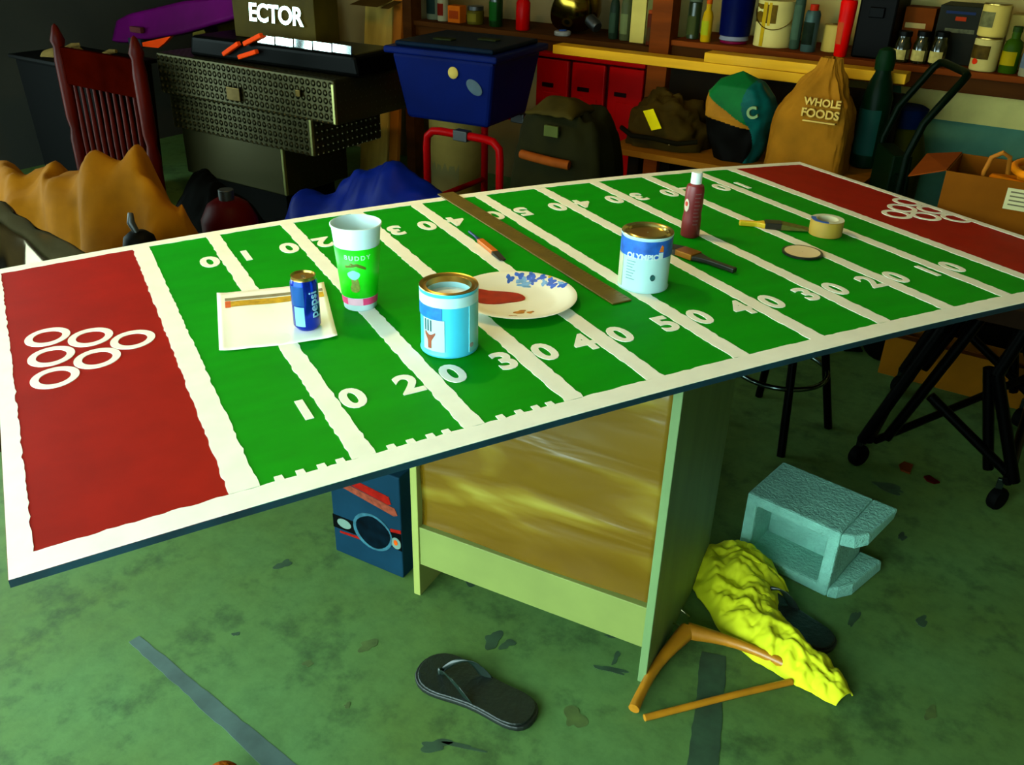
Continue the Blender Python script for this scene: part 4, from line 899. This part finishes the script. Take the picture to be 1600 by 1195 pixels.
# green and tan sack
def sack_shape(p): return Vector((p.x+.05*p.z, p.y-.04*p.z/.3, p.z))
o = rt('garden_sack', 'slouched sack with green top, tan lower panel and teal side on the bench', 'bag', -1.20, 3.48, .601)
gm = [mat('sack_green', (30, 110, 60), .5, var=.25, scale=14), mat('sack_tan', (160, 116, 40), .6, var=.2, scale=14), mat('sack_teal', (24, 98, 92), .45, var=.35, scale=20), mat('sack_black', (20, 16, 6), .6)]
for part, cond, mi in (('green_top', lambda x, z: z > .245-.5*(x+.12) and x < .07+.03*math.sin(z*20), 0), ('tan_panel', lambda x, z: .165-.15*(x+.12) < z <= .245-.5*(x+.12) and x < .07+.03*math.sin(z*20), 1), ('teal_side', lambda x, z: x >= .07+.03*math.sin(z*20), 2), ('dark_bottom', lambda x, z: z <= min(.165-.15*(x+.12), .245-.5*(x+.12)) and x < .07+.03*math.sin(z*20), 3)):
    mb_ = MB(); SU, SV = 220, 110
    def fn(u, v):
        t = 2*PI*u; z = .33*v
        w = interp(v, [(0, .085), (.25, .12), (.5, .135), (.75, .125), (.9, .085), (1, .002)]); dd = interp(v, [(0, .07), (.5, .095), (.85, .075), (1, .002)])
        c, s = math.cos(t), math.sin(t); k = 1+.10*noise.noise((c*2, s*2, v*4))
        return Vector((w*k*math.copysign(abs(c)**.8, c)+.02*(1-v), dd*k*math.copysign(abs(s)**.8, s), z))
    V = [[fn(i/SU, j/SV) for i in range(SU+1)] for j in range(SV+1)]
    for j in range(SV):
        for i in range(SU):
            q4 = [V[j][i], V[j][i+1], V[j+1][i+1], V[j+1][i]]; cx = sum(p.x for p in q4)/4; cz = sum(p.z for p in q4)/4
            if cond(cx, cz): mb_.add(q4, [(0, 1, 2, 3)])
    bm = bmesh.new(); me = bpy.data.meshes.new(part); me.from_pydata([tuple(v) for v in mb_.v], [], mb_.f); bm.from_mesh(me); bmesh.ops.remove_doubles(bm, verts=bm.verts, dist=1e-5); bm.to_mesh(me); bm.free()
    for p in me.polygons: p.use_smooth = True
    me.materials.append(gm[mi]); ob_ = bpy.data.objects.new(part, me); COL.objects.link(ob_); ob_.parent = o
m_ = MB(); flat_text(m_, 'C', .06, Matrix.Translation((.088, -.088, .20)) @ Matrix.Rotation(PI/2, 4, 'X') @ Matrix.Rotation(.3, 4, 'Z'), .002, .006); m_.build('lettering', mat('sack_print', (140, 160, 120), .6), o)

# paper grocery bag with text
o = rt('paper_bag', 'tan paper grocery bag with white lettering and a twisted top on the bench', 'bag', -.915, 3.53, .601)
kraft = mat('kraft_paper', (162, 118, 40), .8, var=.22, scale=9, bump=.6, bscale=14)
def bag_fn(u, v):
    t = 2*PI*u; c, s = math.cos(t), math.sin(t)
    w = interp(v, [(0, .150), (.45, .140), (.62, .120), (.78, .085), (.9, .048), (1, .036)]); dd = interp(v, [(0, .095), (.45, .095), (.62, .08), (.78, .055), (.9, .034), (1, .03)])
    e = interp(v, [(0, .35), (.5, .45), (.8, .8), (1, 1)])
    cr_ = interp(v, [(0, .02), (.4, .05), (.7, .16), (1, .25)]); k = 1+cr_*noise.noise((c*3.1, s*3.1, v*5))+cr_*.6*noise.noise((c*8, s*8, v*11))
    return Vector((w*k*math.copysign(abs(c)**e, c)+.05*max(0, v-.5), dd*k*math.copysign(abs(s)**e, s), .405*v))
MB().grid(90, 40, bag_fn).build('bag', kraft, o, smooth=50)
lm = mat('bag_print', (206, 178, 108), .7)
for i, (tx, sz) in enumerate((('WHOLE', .037), ('FOODS', .042))):
    m_ = MB(); flat_text(m_, tx, sz, Matrix.Translation((.045, -.098, .262-.040*i)) @ Matrix.Rotation(PI/2, 4, 'X'), .0012, .006); m_.build('lettering', lm, o)
MB().box(-.015, .105, -.105, -.09, .190, .195).build('underline', lm, o)
# green sprayer bottle behind the bag
jar('sprayer_bottle', 'dark green bottle with a teal strap behind the paper bag', 'bottle', -.735, 3.69, .600, [(.05, 0), (.055, .005), (.055, .26), (.040, .32), (.028, .35), (.028, .37)], mat('sprayer_green', (14, 48, 30), .4), [(.034, .36), (.036, .40), (.028, .43), (.01, .44)], mat('sprayer_cap', (20, 58, 30), .5), (.05, .22), mat('sprayer_label', (40, 84, 76), .5))

# hand truck
ht = rt('hand_truck', 'dark green two-wheeled hand truck leaning right of the bench', 'hand truck', -.59, 3.42, 0, None, .5)
htm = mat('truck_green', (10, 34, 16), .4, .2, var=.2)
hp = lambda n: [(-.0, n, .06), (0, n, .75), (.03, n, .86), (.12, n, 1.0)]
MB().tube(hp(-.14)+[(.135, -.13, 1.018), (.14, -.10, 1.022), (.14, .10, 1.022), (.135, .13, 1.018)]+hp(.14)[::-1], .013, 10).build('frame', htm, ht, smooth=60)
for z in (.25, .45, .65): MB().box(-.012, .012, -.14, .14, z, z+.03).build('cross_brace', htm, ht, bevel=.002)
MB().box(-.07, .0, -.16, .16, .012, .020).build('toe_plate', htm, ht, bevel=.002)
MB().box(-.03, .03, -.10, .10, .30, .74).build('spine_panel', mat('truck_panel', (16, 40, 18), .5), ht, bevel=.006)
for n in (-.19, .19):
    MB().lathe([(.02, -.022), (.08, -.022), (.095, -.012), (.095, .012), (.08, .022), (.02, .022)], 28, Matrix.Translation((.07, n, .095)) @ Matrix.Rotation(PI/2, 4, 'X')).build('wheel', rubber, ht, smooth=40)
MB().tube([(.07, -.19, .095), (.07, .19, .095)], .008, 8).build('axle', blk_steel, ht, smooth=60)
MB().tube([(.01, -.14, .75), (.07, -.14, .095)], .010, 8).build('wheel_bracket', htm, ht, smooth=60)
jar('jug', 'olive jug with a blue cap between the bench and the hand truck', 'jug', -.66, 3.95, .0, [(.09, 0), (.10, .01), (.10, .62), (.075, .70), (.05, .73)], mat('jug_olive', (86, 84, 24), .5, var=.2), [(.075, .72), (.078, .79), (.06, .80)], mat('jug_blue', (10, 44, 84), .4), (.2, .5), mat('jug_label', (110, 104, 40), .6))
wb = rt('white_board', 'cream board leaning on the wall below the shelf', 'board', -.56, 4.30, 0, None)
MB().add([(-.32, .0, .02), (.42, .0, .02), (.42, .12, .86), (-.32, .12, .86), (-.32, .02, .02), (.42, .02, .02), (.42, .14, .86), (-.32, .14, .86)], [(0, 1, 2, 3), (7, 6, 5, 4), (1, 0, 4, 5), (2, 1, 5, 6), (3, 2, 6, 7), (0, 3, 7, 4)]).build('panel', mat('board_teal', (110, 156, 136), .6, var=.15), wb)
MB().add([(-.20, -.003+.095, .66+.02), (.34, .095-.003, .68), (.34, .114, .825), (-.24, .116, .835), (-.20, .105, .68), (.34, .105, .68), (.34, .124, .825), (-.24, .126, .835)], [(0, 1, 2, 3), (7, 6, 5, 4), (1, 0, 4, 5), (2, 1, 5, 6), (3, 2, 6, 7), (0, 3, 7, 4)]).build('cream_sheet', mat('board_cream', (236, 222, 150), .7, var=.08), wb)
tr = rt('tire', 'black tire standing behind the cardboard box', 'tire', -.16, 3.60, .30, None, .1)
MB().lathe([(.17, -.07), (.26, -.075), (.295, -.05), (.30, 0), (.295, .05), (.26, .075), (.17, .07), (.17, -.07)], 44, Matrix.Rotation(PI/2, 4, 'X'), cap0=False, cap1=False).build('tread', rubber, tr, smooth=40)
MB().lathe([(.03, -.05), (.17, -.045), (.175, 0), (.17, .045), (.03, .05)], 32, Matrix.Rotation(PI/2, 4, 'X')).build('rim', mat('rim_dark', (34, 32, 20), .4, .6), tr, smooth=40)
bkc = rt('dark_cabinet', 'black metal cabinet at the right edge below the shelf', 'cabinet', -.16, 3.86)
MB().box(0, .5, 0, .17, 0, .84).build('body', mat('cabinet_black', (18, 14, 4), .5), bkc, bevel=.004)
MB().box(.02, .48, -.012, 0, .05, .82).build('door', mat('cabinet_black_door', (24, 18, 6), .5), bkc, bevel=.004)
MB().tube([(.06, -.03, .5), (.06, -.03, .6)], .006, 8).build('handle', blk_steel, bkc, smooth=60)

# ------------------------------------------------------------------ back centre: duffel chair bag, tote on red stand, tarp
def olive_shape(p): return p
o, b, fn = lump('equipment_bag', 'large dark olive bag with an orange strap behind the table', 'bag', -1.675, 3.0, 0, .205, .14, .80, mat('olive_fabric', (44, 42, 16), .85, var=.3, scale=10), pw=5, amp=.05, seed=9, nv=30)
MB().tube([(-.12, -.148, .645), (-.05, -.158, .643), (.02, -.160, .640), (.09, -.152, .637)], .017, 10).build('orange_strap', mat('strap_orange', (132, 76, 26), .7, var=.2, scale=20), o, smooth=60)
def flapfn(u, v):
    s = 2*u-1; t = v
    return Vector((-.02+s*.10, -.13+.20*t, .800+.05*math.sin(PI*t)**.7*(1-abs(s)**3)+.012*noise.noise((u*4, v*4, 1))))
MB().grid(20, 16, flapfn).build('top_flap', mat('olive_flap', (72, 62, 24), .85, var=.3, scale=14), o, smooth=180, solid=.01)
MB().box(-.03, .03, -.143, -.132, .725, .765).build('pale_tag', mat('olive_tag', (86, 92, 50), .7), o, bevel=.002)

rs = rt('tube_stand', 'red tubular steel stand under the blue storage bin', 'stand', -2.22, 3.06)
rtube = mat('red_tube', (150, 4, 12), .35, var=.12)
for n in (0.0, .44):
    MB().tube([(-.19, n, 0), (-.19, n, .54), (-.185, n, .585), (-.155, n, .61), (-.11, n, .615), (.11, n, .615), (.155, n, .61), (.185, n, .585), (.19, n, .54), (.19, n, 0)], .017, 10).build('loop_leg', rtube, rs, smooth=60)
    MB().box(-.035, .035, n-.022, n+.022, .592, .636).build('black_clip', black, rs, bevel=.004)
for a in (-.19, .19): MB().tube([(a, 0, .30), (a, .44, .30)], .013, 8).build('side_rail', rtube, rs, smooth=60)

bn2 = rt('storage_bin', 'dark blue plastic storage bin with a lid on the red stand', 'bin', -2.36, 3.10, .638, None, .10)
bl = mat('bin_blue', (6, 34, 92), .5, var=.2, scale=5)
MB().frustum(-.23, .26, -.02, .42, 0, .27, .045, .04).build('tub', bl, bn2, bevel=.014)
MB().box(-.255, .285, -.045, .445, .27, .298).build('rim', bl, bn2, bevel=.008)
MB().frustum(-.22, .25, -.01, .41, .298, .318, -.0, .0).build('lid', mat('bin_lid', (10, 36, 56), .5, var=.3, scale=6), bn2, bevel=.008)
MB().lathe([(.022, 0), (.024, .006), (.018, .01)], 20, Matrix.Translation((.07, -.012, .215)) @ Matrix.Rotation(PI/2, 4, 'X')).build('round_sticker', mat('sticker_cream', (170, 152, 90), .6), bn2, smooth=40)
MB().lathe([(.03, 0), (.032, .005), (.026, .008)], 20, Matrix.Translation((.165, -.004, .165)) @ Matrix.Rotation(.6, 4, 'Y') @ Matrix.Scale(1.3, 4, (1, 0, 0)) @ Matrix.Scale(.8, 4, (0, 0, 1)) @ Matrix.Rotation(PI/2, 4, 'X')).build('grey_sticker', mat('sticker_grey', (90, 104, 112), .6), bn2, smooth=40)
for i, (x0, y0) in enumerate(((-.10, .10), (.06, .20))): MB().box(x0, x0+.09, y0, y0+.05, .317, .325).build('lid_ridge', mat('bin_ridge', (54, 60, 34), .6), bn2, bevel=.004)
wbk = jar('bucket', 'off white bucket between the patterned metal toolbox and the red stand', 'bucket', -2.60, 3.55, 0, [(.12, 0), (.125, .006), (.145, .56), (.15, .565), (.15, .585), (.14, .585)], mat('bucket_white', (150, 132, 78), .6, var=.15), [(.146, .585), (.15, .60), (.13, .606)], mat('bucket_lid', (124, 118, 84), .6), (.2, .4), mat('bucket_label', (130, 122, 84), .6))

def heap(name, label, cat, a0, a1, n0, n1, ridge, rn, m, fold=(.02, 14, .6), nz=(.02, 14), seed=0, base=0.0, solid=.006, front=1.3, back=1.0, skew=0.0, nu=70, nv=46):
    """cloth heaped over something: ridge(a) gives the crest height, falling to the floor front and back"""
    def fn(u, v):
        a = a0+(a1-a0)*u; n = n0+(n1-n0)*v
        zr = interp(a, ridge); c = rn
        t = (c-n)/(c-n0) if n < c else (n-c)/(n1-c)
        pz_ = 1-sstep(t)**(front if n < c else back)
        endf = min(1, (u/.05))*min(1, ((1-u)/.05)); endf = .25+.75*sstep(endf)
        z = zr*pz_*endf
        z += (fold[0]*math.sin(fold[1]*(a*math.cos(fold[2])+n*math.sin(fold[2]))+3*noise.noise((a*3, n*3, seed)))+nz[0]*noise.noise((a*nz[1], n*nz[1], seed))+nz[0]*.5*noise.noise((a*nz[1]*2.3, n*nz[1]*2.3, seed)))*min(1, z*6)
        wob = .04*noise.noise((a*6, n*6, seed+4))
        return R(a+wob+skew*z, n+wob, max(base, z))
    o_ = MB().grid(nu, nv, fn).build(name, m, smooth=180, solid=solid)
    return tag(o_, label, cat)
heap('blue_tarp', 'crumpled bright blue tarp heaped in front of the toolbox', 'tarp', -2.86, -1.90, 2.36, 2.86, [(-2.86, .30), (-2.7, .38), (-2.5, .46), (-2.38, .55), (-2.30, .58), (-2.22, .57), (-2.08, .52), (-1.9, .44)], 2.66, mat('tarp_blue', (4, 40, 116), .5, var=.25, scale=8), fold=(.022, 26, .5), seed=2)

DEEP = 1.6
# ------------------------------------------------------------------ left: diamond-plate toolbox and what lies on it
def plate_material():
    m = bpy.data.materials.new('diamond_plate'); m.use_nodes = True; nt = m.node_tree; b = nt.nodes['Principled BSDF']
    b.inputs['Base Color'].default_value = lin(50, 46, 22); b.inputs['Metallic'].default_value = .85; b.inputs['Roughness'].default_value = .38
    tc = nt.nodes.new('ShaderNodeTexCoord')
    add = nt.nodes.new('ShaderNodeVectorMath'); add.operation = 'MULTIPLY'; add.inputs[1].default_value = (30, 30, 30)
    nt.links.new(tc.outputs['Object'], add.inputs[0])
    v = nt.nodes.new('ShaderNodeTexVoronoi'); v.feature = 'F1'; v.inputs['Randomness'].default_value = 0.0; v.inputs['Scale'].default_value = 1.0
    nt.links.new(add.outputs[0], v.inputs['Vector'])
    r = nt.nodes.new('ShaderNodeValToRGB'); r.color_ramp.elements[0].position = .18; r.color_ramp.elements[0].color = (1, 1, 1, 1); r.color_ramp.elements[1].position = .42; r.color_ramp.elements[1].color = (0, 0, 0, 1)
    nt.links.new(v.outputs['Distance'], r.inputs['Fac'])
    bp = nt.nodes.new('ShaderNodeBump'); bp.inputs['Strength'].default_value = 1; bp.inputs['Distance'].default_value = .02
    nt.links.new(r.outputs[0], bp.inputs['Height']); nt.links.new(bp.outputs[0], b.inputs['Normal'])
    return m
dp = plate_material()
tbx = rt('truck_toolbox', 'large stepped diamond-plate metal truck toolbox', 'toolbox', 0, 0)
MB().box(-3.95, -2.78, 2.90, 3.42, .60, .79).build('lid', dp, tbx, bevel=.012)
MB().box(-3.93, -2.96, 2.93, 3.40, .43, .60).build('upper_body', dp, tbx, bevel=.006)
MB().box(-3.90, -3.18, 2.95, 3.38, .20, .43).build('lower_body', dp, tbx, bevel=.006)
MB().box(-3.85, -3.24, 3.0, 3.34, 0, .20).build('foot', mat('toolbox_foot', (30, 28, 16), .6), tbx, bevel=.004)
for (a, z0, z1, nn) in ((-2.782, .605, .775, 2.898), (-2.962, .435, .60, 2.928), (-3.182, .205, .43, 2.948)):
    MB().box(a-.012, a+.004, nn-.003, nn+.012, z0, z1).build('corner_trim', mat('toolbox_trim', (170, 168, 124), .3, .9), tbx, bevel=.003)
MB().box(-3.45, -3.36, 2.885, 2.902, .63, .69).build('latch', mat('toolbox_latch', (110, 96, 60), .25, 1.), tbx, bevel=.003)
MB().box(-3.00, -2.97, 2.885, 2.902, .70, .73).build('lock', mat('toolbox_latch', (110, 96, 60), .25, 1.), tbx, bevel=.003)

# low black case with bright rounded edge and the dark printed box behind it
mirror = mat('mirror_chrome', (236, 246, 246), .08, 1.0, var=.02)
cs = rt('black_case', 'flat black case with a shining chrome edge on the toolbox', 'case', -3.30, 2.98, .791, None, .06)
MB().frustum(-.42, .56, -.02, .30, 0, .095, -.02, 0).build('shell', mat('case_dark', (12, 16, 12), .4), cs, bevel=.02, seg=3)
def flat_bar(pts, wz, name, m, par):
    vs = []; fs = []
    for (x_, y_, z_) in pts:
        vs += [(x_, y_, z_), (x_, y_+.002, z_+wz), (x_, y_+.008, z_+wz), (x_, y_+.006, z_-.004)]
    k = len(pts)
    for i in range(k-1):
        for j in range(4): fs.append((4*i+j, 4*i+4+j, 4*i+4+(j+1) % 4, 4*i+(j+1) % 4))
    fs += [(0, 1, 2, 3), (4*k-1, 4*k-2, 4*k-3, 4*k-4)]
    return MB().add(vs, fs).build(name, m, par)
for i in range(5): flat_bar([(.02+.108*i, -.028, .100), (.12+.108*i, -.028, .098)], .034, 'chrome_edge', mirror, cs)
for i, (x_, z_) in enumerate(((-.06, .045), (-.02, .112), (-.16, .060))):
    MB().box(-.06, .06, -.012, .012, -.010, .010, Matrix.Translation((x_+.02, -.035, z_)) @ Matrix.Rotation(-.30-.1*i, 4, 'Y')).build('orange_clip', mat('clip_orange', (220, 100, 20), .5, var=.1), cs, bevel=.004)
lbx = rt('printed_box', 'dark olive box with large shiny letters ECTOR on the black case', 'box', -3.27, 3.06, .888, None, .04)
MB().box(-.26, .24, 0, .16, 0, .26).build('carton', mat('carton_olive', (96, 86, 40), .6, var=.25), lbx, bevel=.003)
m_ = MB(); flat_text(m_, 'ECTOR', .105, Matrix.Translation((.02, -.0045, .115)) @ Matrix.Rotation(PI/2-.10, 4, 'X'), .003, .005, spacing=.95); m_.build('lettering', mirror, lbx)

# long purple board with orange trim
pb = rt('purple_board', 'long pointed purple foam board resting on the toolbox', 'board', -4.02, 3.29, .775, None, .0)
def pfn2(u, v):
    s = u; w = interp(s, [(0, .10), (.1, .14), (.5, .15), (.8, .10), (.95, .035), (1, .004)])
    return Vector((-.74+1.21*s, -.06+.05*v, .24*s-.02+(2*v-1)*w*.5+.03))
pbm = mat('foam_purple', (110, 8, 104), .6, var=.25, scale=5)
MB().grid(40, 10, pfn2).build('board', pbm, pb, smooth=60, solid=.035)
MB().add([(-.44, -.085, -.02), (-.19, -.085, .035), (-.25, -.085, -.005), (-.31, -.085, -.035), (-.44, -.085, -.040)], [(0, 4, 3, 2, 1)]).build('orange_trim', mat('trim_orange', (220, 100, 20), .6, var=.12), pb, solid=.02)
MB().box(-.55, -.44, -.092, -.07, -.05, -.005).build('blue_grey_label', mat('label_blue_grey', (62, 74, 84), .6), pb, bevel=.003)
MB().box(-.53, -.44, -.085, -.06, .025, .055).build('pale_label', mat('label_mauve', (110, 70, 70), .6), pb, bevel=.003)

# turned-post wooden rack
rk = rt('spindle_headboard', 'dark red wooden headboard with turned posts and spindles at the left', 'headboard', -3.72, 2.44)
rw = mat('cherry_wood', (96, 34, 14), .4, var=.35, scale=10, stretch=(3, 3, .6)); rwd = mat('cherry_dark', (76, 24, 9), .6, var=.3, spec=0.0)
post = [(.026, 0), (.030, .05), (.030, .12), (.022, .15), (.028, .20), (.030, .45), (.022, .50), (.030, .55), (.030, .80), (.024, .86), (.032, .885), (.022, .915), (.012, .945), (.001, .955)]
for a in (-.275, .275): MB().lathe(post, 20, Matrix.Translation((a, 0, 0))).build('post', rw, rk, smooth=40)
MB().box(-.255, .255, -.012, .012, .70, .86).build('top_panel', rwd, rk, bevel=.004)
MB().box(-.255, .255, -.014, .014, .20, .25).build('bottom_rail', rwd, rk, bevel=.004)
sp0 = MB().lathe([(.008, .25), (.011, .34), (.012, .48), (.009, .60), (.008, .70)], 12).build('spindle', rw, rk, loc=(-.21, 0, 0), smooth=50)
for i in range(1, 10):
    s_ = sp0.copy(); COL.objects.link(s_); s_.parent = rk; s_.location = (-.21+i*.0467, 0, 0)
# pale gloves lying on a dark bin behind the headboard
db2 = rt('dark_bin', 'black plastic bin behind the wooden headboard', 'bin', -4.33, 2.74)
MB().frustum(-.30, .32, -.16, .18, 0, .73, .03, .02).build('tub', mat('bin_black', (12, 12, 8), .8), db2, bevel=.012)
MB().box(-.32, .34, -.18, .20, .73, .75).build('lid', mat('bin_black_lid', (20, 18, 10), .6), db2, bevel=.006)
def glove(label, a, n, z, an, s=1.0):
    g = rt('work_glove', label, 'glove', a, n, z, 'pale work gloves on the black bin', an); gmx = mat('glove_pale', (132, 116, 78), .8, var=.2, scale=30)
    MB().grid(20, 14, lambda u, v: Vector(((-.07+.12*u)*s, ((2*v-1)*.045*(1-.2*abs(u-.5)))*s, (.006+.034*(1-abs(2*v-1)**2.2)*(.6+.4*math.sin(PI*u)))*s))).build('palm', gmx, g, smooth=180, solid=.006)
    for k in range(4): MB().tube([(.045*s, (-.032+.021*k)*s, .022*s), (.08*s, (-.038+.024*k)*s, .034*s), (.115*s-.012*abs(k-1.5)*s, (-.042+.027*k)*s, .016*s)], [.012*s, .011*s, .008*s], 8).build('finger', gmx, g, smooth=60)
    MB().tube([(-.01*s, .04*s, .02*s), (.02*s, .07*s, .04*s), (.05*s, .085*s, .045*s)], [.013*s, .012*s, .008*s], 8).build('thumb', gmx, g, smooth=60)
glove('pale work glove lying flat on the black bin behind the headboard', -4.36, 2.66, .751, .4, 1.1)
glove('pale work glove pointing right, at the bin lid end next to the purple board', -4.12, 2.68, .751, -.3, 1.1)

# tan jacket heap
heap('canvas_jacket', 'tan canvas jacket heaped at the left behind the table', 'jacket', -3.65, -2.42, 1.47, 2.15,
     [(-3.65, .50), (-3.35, .55), (-3.1, .58), (-2.95, .63), (-2.78, .70), (-2.72, .705), (-2.64, .66), (-2.56, .60), (-2.48, .56), (-2.42, .40)], 1.82,
     mat('canvas_tan', (154, 114, 32), .85, var=.2, scale=9), fold=(.024, 34, .8), nz=(.03, 12), seed=6, front=1.15)
heap('added_dark_heap', 'added dark heap standing for the shade on the floor between the jacket and the toolbox', 'tarp', -3.40, -2.98, 2.28, 2.86, [(-3.40, .36), (-3.2, .36), (-2.98, .2)], 2.60, mat('heap_dark', (22, 24, 14), .9, var=.3), seed=31)  # heap added to cover the bare floor, dark in place of shade
kb2 = rt('round_knob', 'small round black knob with a strap against the tan jacket', 'knob', -2.34, 1.56, 0)
MB().lathe([(.02, 0), (.02, .50), (.04, .515), (.050, .540), (.044, .565), (.026, .58), (.001, .583)], 28, cap1=False).build('knob', mat('knob_black', (20, 22, 6), .6), kb2, smooth=60)
MB().tube([(.0, -.005, .58), (-.012, -.01, .61), (-.02, 0, .635)], [.010, .012, .008], 8).build('strap', black, kb2, smooth=60)
gb = heap('plastic_bag', 'dark glossy plastic bag with white glare at the left edge', 'bag', -2.80, -2.12, 1.05, 1.46, [(-2.80, .76), (-2.5, .72), (-2.36, .68), (-2.27, .62), (-2.18, .52), (-2.12, .3)], 1.28, mat('glossy_dark_film', (150, 142, 128), .10, 1.0, var=.2), fold=(.02, 18, 1.2), nz=(.022, 10), seed=12, solid=.003)
rcn = jar('gas_can', 'dark red plastic can behind the tan jacket', 'can', -2.80, 2.28, 0, [(.10, 0), (.11, .01), (.11, .34), (.08, .40), (.05, .42)], mat('can_dark_red', (96, 6, 8), .5, var=.15), capp(.03, .42, .46), black, (.1, .28), mat('can_red_label', (70, 6, 6), .6))

# boards leaning at the back wall
def plank(label, a, n, w, th, h, lean, side, rgb):
    o_ = rt('wood_plank', label, 'lumber', a, n, 0, 'planks leaning on the back wall')
    vs = [(-w/2, 0, 0), (w/2, 0, 0), (w/2, th, 0), (-w/2, th, 0), (-w/2+side, lean, h), (w/2+side, lean, h), (w/2+side, lean+th, h), (-w/2+side, lean+th, h)]
    MB().add(vs, [(0, 3, 2, 1), (4, 5, 6, 7), (0, 1, 5, 4), (1, 2, 6, 5), (2, 3, 7, 6), (3, 0, 4, 7)]).build('board', mat('plank'+str(rgb), rgb, .7, var=.2, scale=5, stretch=(4, 4, .4)), o_, bevel=.003)
    MB().add([(v[0]*.98, v[1]-.0006, v[2]*.0+(1.0 if i > 3 else .96)) for i, v in enumerate(vs)], [(0, 1, 5, 4)]).build('saw_mark', mat('saw_mark', (110, 88, 40), .8), o_)
    return o_
plank('wide tan plank leaning on the wall left of the shelf', -3.50, 3.92, .20, .02, 2.1, .42, -.12, (214, 190, 120))
plank('narrow orange plank leaning right of the wide tan plank', -3.335, 3.90, .06, .03, 2.0, .40, -.14, (190, 136, 66))
plank('grey olive plank leaning in the dark left corner', -5.02, 3.95, .22, .02, 2.2, .40, .02, (160, 148, 90))
plank('narrow olive plank leaning next to the corner plank', -4.72, 3.95, .10, .03, 2.2, .40, .0, (176, 164, 104))
plank('tan plank leaning above the purple board', -4.40, 3.95, .16, .02, 2.2, .40, .0, (180, 164, 104))
yb = rt('poster_box', 'yellow carton with a purple side behind the purple board', 'box', -4.05, 3.50, 0)
MB().box(-.25, .25, 0, .3, 0, .98).build('carton', mat('carton_mustard', (90, 78, 14), .7, var=.3), yb, bevel=.004)
MB().box(.12, .22, -.002, .003, .84, .95).build('pale_print', mat('poster_pale', (120, 96, 80), .7, var=.4, scale=30), yb)
MB().box(-.25, -.14, -.002, .003, .80, .98).build('purple_print', mat('poster_purple', (60, 36, 56), .7, var=.4, scale=30), yb)
